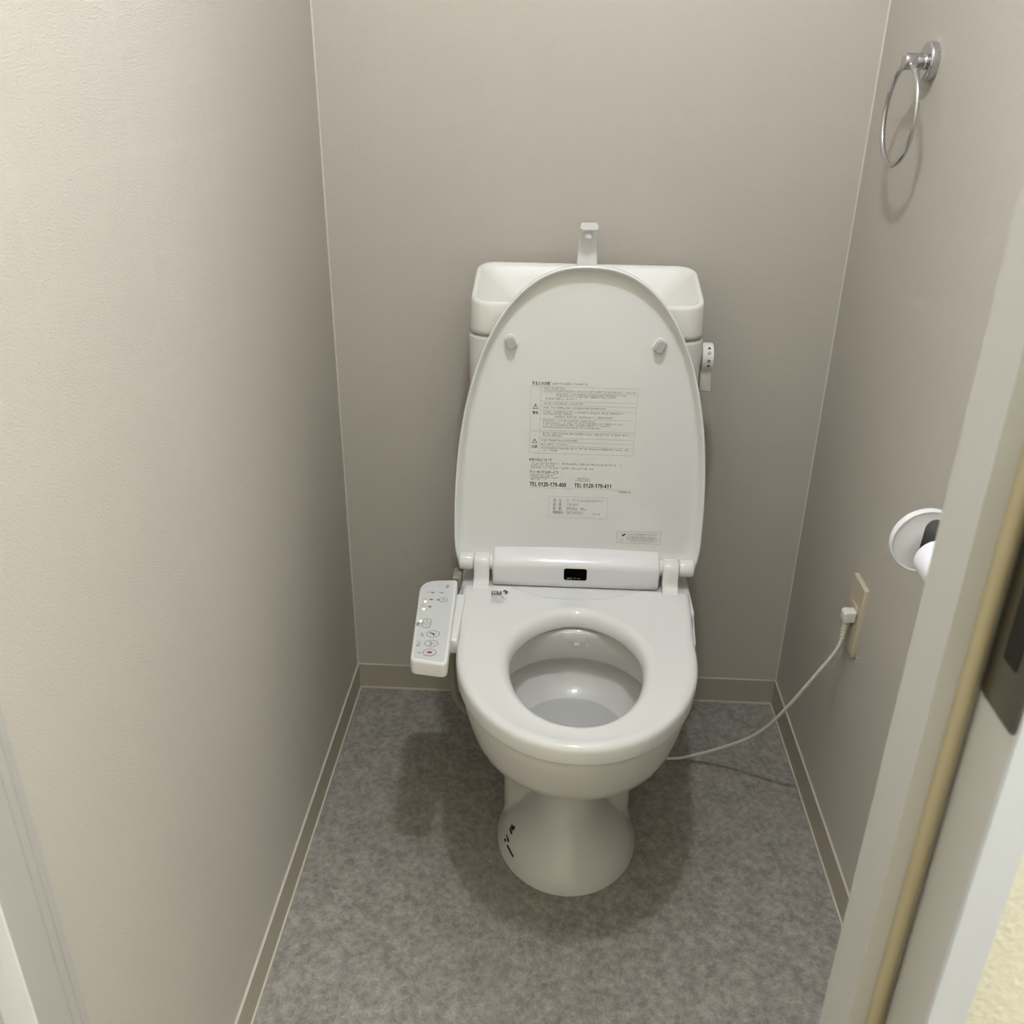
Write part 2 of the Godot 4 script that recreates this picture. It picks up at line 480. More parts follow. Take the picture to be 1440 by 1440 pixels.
func latin(st: SurfaceTool, xf: Transform3D, text: String, at: Vector2, width: float, height: float, bold := true) -> void:
	var t := TextMesh.new()
	var f := SystemFont.new()
	f.font_names = PackedStringArray(["Droid Sans"])
	f.font_weight = 700 if bold else 400
	t.font = f
	t.text = text
	t.font_size = 64
	t.pixel_size = 0.01
	t.depth = 0.0
	t.horizontal_alignment = HORIZONTAL_ALIGNMENT_LEFT
	var bb := t.get_aabb()
	var sx := width / bb.size.x
	var sy := height / bb.size.y
	var arr := t.surface_get_arrays(0)
	var vs: PackedVector3Array = arr[Mesh.ARRAY_VERTEX]
	var ix = arr[Mesh.ARRAY_INDEX]
	var nn: PackedVector3Array = arr[Mesh.ARRAY_NORMAL]
	var order := PackedInt32Array()
	if ix == null or ix.size() == 0:
		for i in vs.size():
			order.append(i)
	else:
		order = ix
	for i in range(0, order.size(), 3):
		if nn[order[i]].z < 0.5:
			continue
		var q := []
		for k in 3:
			var v := vs[order[i + k]]
			q.append(xf * Vector3(at.x + (v.x - bb.position.x) * sx, at.y + (v.y - bb.position.y) * sy, 0))
		var face: Vector3 = (q[1] - q[0]).cross(q[2] - q[0])
		if face.dot(xf.basis.z) >= 0:
			tri(st, q[0], q[1], q[2], 500)
		else:
			tri(st, q[0], q[2], q[1], 500)

# ---------------------------------------------------------------- scene

func _ready() -> void:
	rng.seed = 7
	make_camera_and_light()
	make_materials()
	build_room()
	build_door_frame()
	build_hall()
	build_lamps()
	build_toilet()
	build_towel_ring()
	build_outlet()
	build_dispenser()

func make_camera_and_light() -> void:
	var cam := Camera3D.new()
	cam.name = "camera"
	cam.position = Vector3(0.39761, 1.22728, 1.62917)
	cam.rotation = Vector3(-0.453127, 0.043490, 0.014977)
	cam.fov = 57.85
	cam.near = 0.02
	cam.far = 30.0
	# a phone's small wide lens: the door frame close by is a little soft
	var at := CameraAttributesPhysical.new()
	at.frustum_focal_length = 12.0 / tan(deg_to_rad(57.85) * 0.5)
	at.frustum_focus_distance = 1.42
	at.frustum_near = 0.02
	at.frustum_far = 30.0
	at.exposure_aperture = at.frustum_focal_length / 3.6
	cam.attributes = at
	add_child(cam)
	cam.current = true
	var we := WorldEnvironment.new()
	we.name = "world_environment"
	var e := Environment.new()
	e.background_mode = Environment.BG_COLOR
	e.background_color = Color(0.02, 0.02, 0.02)
	e.ambient_light_source = Environment.AMBIENT_SOURCE_DISABLED
	e.tonemap_mode = Environment.TONE_MAPPER_LINEAR
	e.tonemap_exposure = 1.0
	e.sdfgi_enabled = true
	e.ssao_enabled = true
	e.ssil_enabled = true
	we.environment = e
	add_child(we)

func build_room() -> void:
	var st := mesh()
	box(st, Vector3(-0.1, -0.06, -0.1), Vector3(W + 0.1, 0, ZH))
	structure("floor", st, M.floor)
	st = mesh()
	box(st, Vector3(-0.1, 0, -0.1), Vector3(W + 0.1, CEIL, 0))
	structure("wall_back", st, M.paper)
	st = mesh()
	box(st, Vector3(-0.1, 0, 0), Vector3(0, CEIL, ZF))
	structure("wall_left", st, M.paper)
	st = mesh()
	box(st, Vector3(W, 0, 0), Vector3(W + 0.1, CEIL, ZF + 0.008))
	structure("wall_right", st, M.paper)
	st = mesh()
	box(st, Vector3(0.688, 0, ZF + 0.008), Vector3(W + 0.1, CEIL, 1.15))
	box(st, Vector3(-0.1, 2.03, ZF + 0.008), Vector3(0.688, CEIL, 1.15))
	structure("wall_front", st, M.paper)
	st = mesh()
	box(st, Vector3(-0.1, CEIL, -0.1), Vector3(W + 0.1, CEIL + 0.08, 1.15))
	structure("ceiling", st, M.ceiling)
	# paler sealant line down the two rear corners
	for x in [0.0, W]:
		st = mesh()
		var sg := 1.0 if x == 0.0 else -1.0
		box(st, Vector3(minf(x, x + sg * 0.0022), 0.06, 0), Vector3(maxf(x, x + sg * 0.0022), CEIL, 0.0018))
		part(get_node("wall_back"), "corner_sealant", st, M.sealant)
	# vinyl skirting with a paler lip at the floor
	skirting("baseboard_back", Vector3(0, 0, 0), Vector3(W, 0.06, 0.0035), Vector3(0, 0, 0.003))
	skirting("baseboard_left", Vector3(0, 0, 0), Vector3(0.0035, 0.06, ZF), Vector3(0.003, 0, 0))
	skirting("baseboard_right", Vector3(W - 0.0035, 0, 0), Vector3(W, 0.06, ZF + 0.008), Vector3(-0.003, 0, 0))

func skirting(called: String, a: Vector3, b: Vector3, out: Vector3) -> void:
	var st := mesh()
	box(st, a, b)
	var o := structure(called, st, M.base)
	st = mesh()
	var c := Vector3(a.x, 0, a.z) + Vector3(minf(out.x, 0), 0, minf(out.z, 0))
	var d := Vector3(b.x, 0.0035, b.z) + Vector3(maxf(out.x, 0), 0, maxf(out.z, 0))
	box(st, c, d)
	part(o, "floor_lip", st, M.base_lip)
	st = mesh()
	c = Vector3(a.x, 0.0590, a.z) + Vector3(minf(out.x, 0), 0, minf(out.z, 0)) * 0.1
	d = Vector3(b.x, 0.0602, b.z) + Vector3(maxf(out.x, 0), 0, maxf(out.z, 0)) * 0.1
	box(st, c, d)
	part(o, "top_edge", st, M.base_lip)

func build_door_frame() -> void:
	var top := 1.99
	# right jamb: stop, rebate and casing in one section
	var st := mesh()
	extrude_flat(st, PackedVector2Array([Vector2(0.640, ZF), Vector2(0.640, 1.149), Vector2(0.6665, 1.149), Vector2(0.6665, ZH), Vector2(0.690, ZH), Vector2(0.690, ZF)]), 0, top)
	var jr := structure("trim_1", st, M.frame)
	st = mesh()
	box(st, Vector3(0.6665, 0, ZH), Vector3(0.6905, top + 0.025, ZH + 0.004))
	part(jr, "casing", st, M.casing, "white casing strip facing the hall")
	st = mesh()
	tube(st, PackedVector3Array([Vector3(0.6585, 0.0, 1.150), Vector3(0.6585, top, 1.150)]), [0.0055], 14)
	part(jr, "gasket", st, M.gasket, "khaki rubber gasket strip")
	# strike plate on the rebate
	st = mesh()
	var xf := Transform3D(Basis(Vector3(0, 1, 0), Vector3(-1, 0, 0), Vector3(0, 0, 1)), Vector3(0.6665, 0, 0))
	var yb := 0.885
	var yt := 1.03
	pad(st, rrect(yt - yb, 0.046, 0.006, 4, Vector2((yb + yt) / 2, 1.176)), 0, 0.0018, 0, 0.0008, xf, 2)
	var sp := part(jr, "strike_plate", st, M.dark_steel, "dark steel strike plate with a slot")
	st = mesh()
	pad(st, rrect(0.085, 0.017, 0.002, 3, Vector2(0.962, 1.1765)), 0.0005, 0.0022, 0, 0, xf, 2)
	part(sp, "latch_slot", st, M.black, "black latch slot")
	# left jamb
	st = mesh()
	var xl := 0.0038
	extrude_flat(st, PackedVector2Array([Vector2(-0.05, ZF), Vector2(-0.05, ZH), Vector2(-0.0225, ZH), Vector2(-0.0225, 1.1605), Vector2(xl, 1.1605),
		Vector2(xl, 1.1240), Vector2(xl - 0.0012, 1.1234), Vector2(xl - 0.0012, 1.1222), Vector2(xl, 1.1216),
		Vector2(xl, 1.1135), Vector2(xl - 0.0012, 1.1129), Vector2(xl - 0.0012, 1.1117), Vector2(xl, 1.1111), Vector2(xl, ZF)]), 0, top)
	var jl := structure("trim_2", st, M.frame)
	st = mesh()
	box(st, Vector3(-0.0490, 0, ZH), Vector3(-0.0225, top + 0.025, ZH + 0.004))
	part(jl, "casing", st, M.casing)
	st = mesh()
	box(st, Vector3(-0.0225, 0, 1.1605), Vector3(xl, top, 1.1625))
	part(jl, "stop_face", st, M.stop_lightened, "white face of the door stop, its colour lightened to carry the hall light")
	# head
	st = mesh()
	box(st, Vector3(-0.05, top, ZF), Vector3(0.690, top + 0.04, ZH))
	structure("trim_3", st, M.frame)

func build_hall() -> void:
	var zb := 2.55
	var xl := -0.75
	var xr := 1.9
	var st := mesh()
	box(st, Vector3(0.6905, 0, 1.15), Vector3(xr, CEIL, 1.193))
	box(st, Vector3(xl, 0, 1.15), Vector3(-0.0500, CEIL, 1.193))
	box(st, Vector3(-0.0500, 2.03, 1.15), Vector3(0.6905, CEIL, 1.193))
	structure("wall_hall_front", st, M.hall_paper)
	st = mesh()
	box(st, Vector3(xl, 0, zb), Vector3(xr, CEIL, zb + 0.1))
	structure("wall_hall_back", st, M.hall_paper)
	st = mesh()
	box(st, Vector3(xl - 0.1, 0, 1.15), Vector3(xl, CEIL, zb + 0.1))
	structure("wall_hall_left", st, M.hall_paper)
	st = mesh()
	box(st, Vector3(xr, 0, 1.15), Vector3(xr + 0.1, CEIL, zb + 0.1))
	structure("wall_hall_right", st, M.hall_paper)
	st = mesh()
	box(st, Vector3(xl - 0.1, -0.06, ZH), Vector3(xr + 0.1, 0, zb + 0.1))
	structure("floor_hall", st, M.hall_floor)
	st = mesh()
	box(st, Vector3(xl - 0.1, CEIL, 1.15), Vector3(xr + 0.1, CEIL + 0.08, zb + 0.1))
	structure("ceiling_hall", st, M.ceiling)

func lamp(label: String, at: Vector3, r: float, drop: float, energy: float, col: Color) -> void:
	# ceiling rose, socket and a globe with its light inside
	var t := thing("ceiling_lamp", label, "lamp", at)
	var st := mesh()
	lathe(st, [Vector2(0.020, -drop + r * 0.8), Vector2(0.022, -0.03), Vector2(0.045, -0.024), Vector2(0.050, -0.018), Vector2(0.050, 0.0)], 40)
	part(t, "lamp_socket", st, M.lamp_ring)
	st = mesh()
	var prof := []
	for k in 17:
		var a := lerpf(-PI * 0.499, PI * 0.42, k / 16.0)
		prof.append(Vector2(cos(a) * r, -drop + sin(a) * r))
	lathe(st, prof, 40)
	part(t, "lamp_globe", st, M.lamp_glass)
	var l := OmniLight3D.new()
	l.name = "lamp_light"
	l.position = Vector3(0, -drop, 0)
	l.light_energy = energy
	l.light_color = col
	l.light_size = r
	l.omni_range = 12.0
	l.omni_attenuation = 2.0
	l.shadow_enabled = true
	t.add_child(l)

func build_lamps() -> void:
	lamp("white globe lamp on the ceiling inside the toilet room", Vector3(0.44, CEIL, 0.85), 0.042, 0.15, 0.85, Color(0.932, 0.955, 1.0))
	lamp("large white globe lamp on the hall ceiling, right of the doorway", Vector3(1.25, CEIL, 1.85), 0.15, 0.20, 1.75, Color(0.945, 0.965, 1.0))
	lamp("added fill lamp, a small unseen white globe on the hall ceiling left of the doorway", Vector3(-0.50, CEIL, 1.60), 0.07, 0.14, 0.75, Color(0.945, 0.965, 1.0))  # added fill to brighten the right jamb, an invented source

# ---------------------------------------------------------------- toilet

func tilt_lid(p: Vector3) -> Vector3:      # the lid leans back a little
	return Vector3(p.x, p.y, p.z + 0.232 - 0.020 * (p.y - 0.43) / 0.52)

func bowl_inside(u: float, z: float, a: float, z0: float, bf: float, br: float, nr := 4.0) -> float:
	if z >= z0:
		return pow(absf(u) / a, 2.06) + pow((z - z0) / bf, 2.06) - 1.0
	return pow(absf(u) / a, nr) + pow((z0 - z) / br, nr) - 1.0

func pedestal_inside(u: float, z: float, rx: float, rz: float) -> float:
	var b := pow(absf(u) / 0.116, 7.0) + pow(absf(z - 0.23) / 0.140, 7.0) - 1.0
	var e := pow(u / rx, 2.0) + pow((z - 0.40) / rz, 2.0) - 1.0
	return minf(b, e)

const PZ := 0.348
const NB := 192

func radial(f: Callable, pz := PZ) -> PackedFloat32Array:
	var out := PackedFloat32Array()
	for k in NB:
		var t := TAU * k / NB
		var d := Vector2(sin(t), cos(t))
		var lo := 0.0
		var hi := 0.5
		for i in 26:
			var m := (lo + hi) * 0.5
			if f.call(d.x * m, pz + d.y * m) < 0.0:
				lo = m
			else:
				hi = m
		out.append(lo)
	return out

func blur(a: PackedFloat32Array, times: int) -> PackedFloat32Array:
	for i in times:
		var b := a.duplicate()
		for k in a.size():
			b[k] = (a[(k + a.size() - 1) % a.size()] + a[k] * 2.0 + a[(k + 1) % a.size()]) * 0.25
		a = b
	return a

func ring_polar(r: PackedFloat32Array, y: float, pz := PZ) -> PackedVector3Array:
	var o := PackedVector3Array()
	for k in r.size():
		var t := TAU * k / r.size()
		o.append(Vector3(CX + sin(t) * r[k], y, pz + cos(t) * r[k]))
	return o

const PED := [[0.0, 0.1205, 0.1385], [0.003, 0.121, 0.139], [0.0265, 0.101, 0.123], [0.05, 0.082, 0.106], [0.075, 0.064, 0.088], [0.10, 0.054, 0.076], [0.13, 0.049, 0.068], [0.17, 0.047, 0.065], [0.21, 0.049, 0.067], [0.225, 0.050, 0.068]]

func build_toilet() -> void:
	var t := thing("toilet", "white ceramic toilet with raised lid, bidet seat and hand-wash tank", "toilet", Vector3(CX, 0, 0.36))
	# all parts are modelled in room coordinates, then hung under the toilet's base
	var here := Transform3D(Basis(), -t.position)
	build_bowl(t)
	build_tank(t)
	build_seat_unit(t)
	build_seat(t)
	build_lid(t)
	build_panel(t)
	build_hoses(t)
	build_cord(t)
	for c in t.get_children():
		(c as Node3D).transform = here * (c as Node3D).transform

func build_bowl(t: Node3D) -> void:
	var st := mesh()
	var rings := []
	for q in PED:
		var r := radial(func(u, z): return pedestal_inside(u, z, q[1], q[2]))
		rings.append(ring_polar(blur(r, 1), q[0]))
	var neck := blur(radial(func(u, z): return pedestal_inside(u, z, 0.050, 0.068)), 1)
	# underside of the bowl, flaring out
	for q in [[0.232, 0.08, 0.125, 0.155], [0.240, 0.45, 0.130, 0.160], [0.252, 0.79, 0.135, 0.170], [0.262, 0.92, 0.139, 0.180], [0.270, 0.97, 0.144, 0.1875], [0.279, 1.0, 0.150, 0.1960], [0.287, 1.0, 0.155, 0.2030], [0.2925, 1.0, 0.1560, 0.2050]]:
		var r := radial(func(u, z): return bowl_inside(u, z, q[2], 0.42, q[3], 0.27))
		var o := PackedFloat32Array()
		for k in NB:
			o.append(lerpf(neck[k], maxf(r[k], neck[k]), q[1]))
		rings.append(ring_polar(o, q[0]))
	for q in [[0.2952, 0.1575, 0.2070], [0.2958, 0.1620, 0.2125], [0.2985, 0.1645, 0.2155], [0.312, 0.1685, 0.2215], [0.335, 0.1740, 0.2300], [0.360, 0.1785, 0.2360], [0.372, 0.1795, 0.2375], [0.3765, 0.1780, 0.2360], [0.3792, 0.1740, 0.2320], [0.380, 0.168, 0.226]]:
		var r := radial(func(u, z): return bowl_inside(u, z, q[1], 0.42, q[2], 0.29))
		rings.append(ring_polar(r, q[0]))
	# inner rim, lip and hollow: half width, centre z, front, rear
	for q in [[0.380, 0.124, 0.45, 0.168, 0.122], [0.377, 0.1205, 0.45, 0.1645, 0.1185], [0.370, 0.1195, 0.45, 0.1635, 0.1175], [0.328, 0.1195, 0.45, 0.1635, 0.1175], [0.324, 0.1215, 0.45, 0.1655, 0.1195], [0.323, 0.138, 0.45, 0.178, 0.136], [0.316, 0.142, 0.45, 0.179, 0.140], [0.302, 0.137, 0.45, 0.170, 0.138], [0.288, 0.126, 0.45, 0.155, 0.130], [0.274, 0.111, 0.45, 0.136, 0.117], [0.262, 0.093, 0.45, 0.113, 0.10], [0.252, 0.073, 0.45, 0.088, 0.078], [0.245, 0.052, 0.445, 0.062, 0.056], [0.241, 0.028, 0.44, 0.034, 0.032]]:
		var r := radial(func(u, z): return bowl_inside(u, z, q[1], q[2], q[3], q[4], 2.06), 0.45)
		rings.append(ring_polar(r, q[0], 0.45))
	loft(st, rings)
	var bowl := part(t, "bowl", st, M.porcelain, "white glazed ceramic bowl on a flared foot")
	st = mesh()
	var wr := radial(func(u, z): return bowl_inside(u, z, 0.0895, 0.45, 0.108, 0.097, 2.06), 0.45)
	fan(st, ring_polar(wr, 0.26, 0.45), false, 0)
	part(bowl, "water", st, M.water, "clear water in the bowl")
	# hand-written marks on the side of the foot
	st = mesh()
	var strokes := [
		[Vector3(0.3474, 0.0171, 0.4498), Vector3(0.3532, 0.0174, 0.463), Vector3(0.3591, 0.0168, 0.4752)],
		[Vector3(0.3466, 0.021, 0.4356), Vector3(0.3499, 0.0211, 0.4464)],
		[Vector3(0.3421, 0.016, 0.4347), Vector3(0.3442, 0.0165, 0.4413)],
		[Vector3(0.3452, 0.0208, 0.4301), Vector3(0.3461, 0.0209, 0.4338)],
		[Vector3(0.3548, 0.0346, 0.4185), Vector3(0.3506, 0.0287, 0.4229)],
		[Vector3(0.3506, 0.0287, 0.4229), Vector3(0.3547, 0.0301, 0.437)],
		[Vector3(0.3542, 0.0335, 0.4211), Vector3(0.3564, 0.034, 0.4307)],
		[Vector3(0.3524, 0.0306, 0.4247), Vector3(0.3593, 0.0382, 0.4283)],
		[Vector3(0.3593, 0.0382, 0.4283), Vector3(0.3579, 0.035, 0.4334)],
		[Vector3(0.3555, 0.0339, 0.427), Vector3(0.3544, 0.0315, 0.4311)],
	]
	for s in strokes:
		for i in s.size() - 1:
			marker_stroke(st, s[i], s[i + 1], 0.0026)
	part(bowl, "marker_writing", st, M.marker, "black hand-written marks on the foot")

func foot_point(theta: float, y: float, lift: float) -> Vector3:
	var k := 0
	while k < PED.size() - 2 and PED[k + 1][0] < y:
		k += 1
	var s: float = clampf((y - PED[k][0]) / (PED[k + 1][0] - PED[k][0]), 0, 1)
	var rx: float = lerpf(PED[k][1], PED[k + 1][1], s)
	var rz: float = lerpf(PED[k][2], PED[k + 1][2], s)
	var d := Vector2(sin(theta), cos(theta))
	var lo := 0.0
	var hi := 0.4
	for i in 30:
		var m := (lo + hi) * 0.5
		if pedestal_inside(d.x * m, PZ + d.y * m, rx, rz) < 0.0:
			lo = m
		else:
			hi = m
	return Vector3(CX + d.x * (lo + lift), y, PZ + d.y * (lo + lift))

func marker_stroke(st: SurfaceTool, a: Vector3, b: Vector3, w: float) -> void:
	var ta := atan2(a.x - CX, a.z - PZ)
	var tb := atan2(b.x - CX, b.z - PZ)
	var d := Vector2((tb - ta) * 0.14, b.y - a.y)
	var n := Vector2(-d.y, d.x).normalized() * w * 0.5
	var prev := []
	for i in 5:
		var s := i / 4.0
		var th := lerpf(ta, tb, s)
		var y := lerpf(a.y, b.y, s)
		var p := foot_point(th + n.x / 0.14, y + n.y, 0.0012)
		var q := foot_point(th - n.x / 0.14, y - n.y, 0.0012)
		if prev:
			quad(st, prev[1], q, p, prev[0], 500)
		prev = [p, q]

func tank_top(z: float) -> float:          # the rim of the hand-wash basin falls towards the front
	return lerpf(0.921, 0.886, clampf((z - 0.025) / 0.163, -0.05, 1.05))

func build_tank(t: Node3D) -> void:
	var zc := 0.1065
	var d := 0.163
	var st := mesh()
	# body, a little narrower at the foot
	var rings := []
	for q in [[0.40, 0.345, 0.150], [0.405, 0.350, 0.155], [0.50, 0.362, 0.158], [0.70, 0.374, 0.161], [0.826, 0.379, 0.162], [0.830, 0.378, 0.161], [0.8325, 0.372, 0.155]]:
		rings.append(ring_at(rrect(q[1], q[2], 0.038, 8, Vector2(CX, zc)), q[0], Transform3D()))
	loft(st, rings)
	var tank := part(t, "tank", st, M.porcelain, "white ceramic cistern behind the lid")
	# basin on top
	st = mesh()
	rings = []
	var prof := [[0.004, 0.8335, -1.0], [0.0, 0.836, -1.0], [-0.0005, 0.842, -1.0], [0.002, 0.0, 0.006], [0.003, 0.0, 0.002], [0.005, 0.0, 0.0], [0.008, 0.0, 0.0], [0.011, 0.0, 0.0015], [0.0135, 0.0, 0.005]]
	for q in prof:
		var o := inset(rrect(0.374, d, 0.034, 8, Vector2(CX, zc)), q[0])
		var r := PackedVector3Array()
		for v in o:
			r.append(Vector3(v.x, q[1] if q[2] < 0 else tank_top(v.y) - q[2], v.y))
		rings.append(r)
	# hipped hollow
	for q in [[0.35, 0.3], [0.7, 0.62], [1.0, 0.9]]:
		var r := PackedVector3Array()
		var o := inset(rrect(0.374, d, 0.034, 8, Vector2(CX, zc)), 0.0135)
		var c := inset(rrect(0.20, 0.05, 0.012, 8, Vector2(CX, zc + 0.01)), 0.0)
		for k in o.size():
			var v: Vector2 = o[k].lerp(c[k], q[0])
			r.append(Vector3(v.x, lerpf(tank_top(o[k].y) - 0.005, 0.846, q[1]), v.y))
		rings.append(r)
	loft(st, rings)
	var basin := part(tank, "hand_wash_basin", st, M.basin, "white basin top of the cistern")
	# spout
	st = mesh()
	rings = []
	var path := smooth_path([Vector3(CX, 0.880, 0.050), Vector3(CX, 0.920, 0.048), Vector3(CX, 0.955, 0.049), Vector3(CX, 0.978, 0.056), Vector3(CX, 0.9885, 0.070), Vector3(CX, 0.9895, 0.088)], 0.004)
	for i in path.size():
		var p := path[i]
		var dd := (path[mini(i + 1, path.size() - 1)] - path[maxi(i - 1, 0)]).normalized()
		var s := float(i) / (path.size() - 1)
		var hw := lerpf(0.0185, 0.0145, smoothstep(0.0, 0.8, s))
		var hd := lerpf(0.012, 0.0048, smoothstep(0.2, 0.95, s))
		var n := Vector3.RIGHT.cross(dd)
		var o := rrect(hw * 2, hd * 2, 0.004, 4)
		var r := PackedVector3Array()
		for v in o:
			r.append(p + Vector3.RIGHT * v.x - n * v.y * -1.0)
		rings.append(r)
	loft(st, rings)
	part(basin, "spout", st, M.plastic, "white water spout over the basin")
	st = mesh()
	lathe(st, [Vector2(0.0062, 0), Vector2(0.0066, 0.001), Vector2(0.0063, 0.004), Vector2(0.0052, 0.008), Vector2(0.0030, 0.0108)], 20, Transform3D(Basis(), Vector3(CX, 0.9700, 0.076)))
	part(basin, "spout_nozzle", st, M.plastic)
	# flush lever on the right side
	st = mesh()
	var xs := CX + 0.1895
	var side := Transform3D(Basis(Vector3(0, 0, -1), Vector3(1, 0, 0), Vector3(0, -1, 0)), Vector3(xs, 0, 0))
	# local x = -z, local z = -y, local y = +x
	var o2 := PackedVector2Array()
	var hub := Vector2(-0.118, -0.789)
	var rad := 0.0245
	for k in 25:
		var a := lerpf(-0.95, 3.6, k / 24.0)
		o2.append(hub + Vector2(cos(a) * -1.0, -sin(a)) * rad)
	o2.append(Vector2(-0.126, -0.7385))
	o2.append(Vector2(-0.1285, -0.7355))
	o2.append(Vector2(-0.1395, -0.7355))
	o2.append(Vector2(-0.142, -0.7385))
	var area := 0.0
	for k in o2.size():
		area += o2[k].cross(o2[(k + 1) % o2.size()])
	if area > 0:
		o2.reverse()
	pad(st, o2, 0.004, 0.0225, 0.0, 0.002, side, 3)
	lathe(st, [Vector2(0.016, -0.003), Vector2(0.016, 0.0045)], 24, Transform3D(side.basis, Vector3(xs, 0.789, 0.118)))
	var lever := part(tank, "flush_lever", st, M.plastic, "white flush lever on the cistern's side")
	# print wrapped on the front of the hub
	st = mesh()
	for g in [["小", 0.55, 0.0042], ["大", 0.02, 0.0042]]:
		var a: float = g[1]
		var nrm := Vector3(0, sin(a), cos(a))
		var upv := Vector3(0, cos(a), -sin(a))
		var c := Vector3(xs + 0.0145, 0.789, 0.118) + nrm * (rad + 0.0006)
		glyphs(st, Transform3D(Basis(Vector3.RIGHT, upv, nrm), c), g[0], Vector2(-0.003, -0.0028), 0.006, 0.0056, 0, 0.15)
	for g in [[0.83, 1.0], [-0.25, -1.0]]:
		var a: float = g[0]
		var sg: float = g[1]
		var nrm := Vector3(0, sin(a), cos(a))
		var upv := Vector3(0, cos(a), -sin(a))
		var c := Vector3(xs + 0.0145, 0.789, 0.118) + nrm * (rad + 0.0009)
		var q := [Vector2(-0.0032, 0), Vector2(0.0032, 0), Vector2(0, 0.0042 * sg)]
		if sg < 0:
			q.reverse()
		poly_ink(st, Transform3D(Basis(Vector3.RIGHT, upv, nrm), c), q)
	part(lever, "lever_print", st, M.marker, "black flush marks with arrows")

func build_seat_unit(t: Node3D) -> void:
	# base of the unit under and behind the seat
	var st := mesh()
	var rear := 0.312
	var o := rounded([Vector2(CX - 0.199, 0.10), Vector2(CX - 0.1985, rear), Vector2(CX + 0.1985, rear), Vector2(CX + 0.199, 0.10)], [0.03, 0.01, 0.01, 0.03], 6)
	pad(st, o, 0.3815, 0.4085, 0.004, 0.005)
	var unit := part(t, "bidet_unit", st, M.unit, "white bidet unit body behind the seat")
	# thin side skirts beside the seat
	for s in [-1.0, 1.0]:
		st = mesh()
		var p := [Vector2(CX + s * 0.1945, 0.30), Vector2(CX + s * 0.1860, 0.395), Vector2(CX + s * 0.1895, 0.392), Vector2(CX + s * 0.1975, 0.30)]
		if s < 0:
			p.reverse()
		p.reverse()
		var pv := PackedVector2Array(p)
		var ar := 0.0
		for k in pv.size():
			ar += pv[k].cross(pv[(k + 1) % pv.size()])
		if ar > 0:
			pv.reverse()
		pad(st, pv, 0.3825, 0.404, 0.001, 0.002, Transform3D(), 3)
		part(unit, "side_skirt", st, M.unit)
	# front cover between the hinge arms: profile (y, z) swept along x
	st = mesh()
	var prof := [Vector2(0.4095, 0.120), Vector2(0.4095, 0.2400), Vector2(0.4125, 0.2438), Vector2(0.420, 0.2440), Vector2(0.444, 0.2440), Vector2(0.4490, 0.2430), Vector2(0.4530, 0.2400), Vector2(0.4570, 0.2355), Vector2(0.4640, 0.2260), Vector2(0.4690, 0.2175), Vector2(0.4715, 0.2110), Vector2(0.4720, 0.2040), Vector2(0.4700, 0.196), Vector2(0.462, 0.190), Vector2(0.45, 0.188)]
	prof[0] = Vector2(0.4095, 0.188)
	var rings := []
	var xs := [-0.1432, -0.1430, -0.1420, -0.139]
	var ins := [0.006, 0.003, 0.001, 0.0]
	for k in 13:
		xs.append(lerpf(-0.139, 0.139, k / 12.0))
		ins.append(0.0)
	for k in 3:
		xs.append([0.1420, 0.1430, 0.1432][k])
		ins.append([0.001, 0.003, 0.006][k])
	var mid := Vector2(0.438, 0.215)
	for k in xs.size():
		var r := PackedVector3Array()
		var rise := 0.0028 * (1.0 - pow(xs[k] / 0.1432, 2.0))
		for q in prof:
			var v: Vector2 = q + (mid - q).normalized() * ins[k]
			if q.x > 0.446:
				v.x += rise
				v.y += rise * 0.4
			r.append(Vector3(CX + xs[k], v.x, v.y))
		rings.append(r)
	# profile order is counter-clockwise seen from +x when y is up and z forward
	for r in rings:
		(r as PackedVector3Array).reverse()
	var fixed := []
	for r in rings:
		var rr: PackedVector3Array = r
		fixed.append(rr)
	loft(st, fixed)
	var cover := part(unit, "unit_cover", st, M.unit, "glossy white front cover of the bidet unit")
	# sensor window
	st = mesh()
	var xf := Transform3D(Basis(Vector3.RIGHT, Vector3(0, 0, 1), Vector3(0, -1, 0)), Vector3(0, 0, 0.2438))
	pad(st, rrect(0.0395, 0.0225, 0.004, 5, Vector2(CX - 0.0005, -0.4372)), 0, 0.0011, 0, 0.0004, xf, 2)
	part(t, "sensor_window", st, M.glass_black, "small black sensor window")
	st = mesh()
	var pf := Transform3D(Basis(), Vector3(CX, 0.4372, 0.24508))
	for q in [[-0.0135, -0.0065, 0.003], [-0.008, -0.0065, 0.002], [-0.0145, -0.0085, 0.008], [-0.003, -0.0068, 0.003], [0.003, -0.0072, 0.005]]:
		bar(st, pf, Vector2(q[0], q[1]), Vector2(q[0] + q[2], q[1]), 0.0006)
	part(t, "sensor_marks", st, M.bumper)
	# shaft of the lid hinge, behind the arms
	for s in [-1.0, 1.0]:
		st = mesh()
		var x0: float = CX + s * 0.143
		var x1: float = CX + s * 0.176
		var turn := Transform3D(Basis(Vector3(0, -1, 0), Vector3(1, 0, 0), Vector3(0, 0, 1)), Vector3(minf(x0, x1), 0.447, 0.226))
		lathe(st, [Vector2(0.013, 0.0), Vector2(0.013, absf(x1 - x0))], 24, turn)
		part(unit, "hinge_shaft", st, M.unit)
	# nozzle housing seen through the seat opening
	st = mesh()
	rbox(st, Vector3(CX - 0.080, 0.3585, 0.3300), Vector3(CX + 0.080, 0.3770, 0.3338), 0.0012)
	part(unit, "nozzle_shutter", st, M.unit)
	for x in [0.0045, 0.0245]:
		st = mesh()
		rbox(st, Vector3(CX + x - 0.005, 0.3500, 0.3310), Vector3(CX + x + 0.005, 0.3580, 0.3345), 0.001)
		part(unit, "spray_nozzle", st, M.unit)

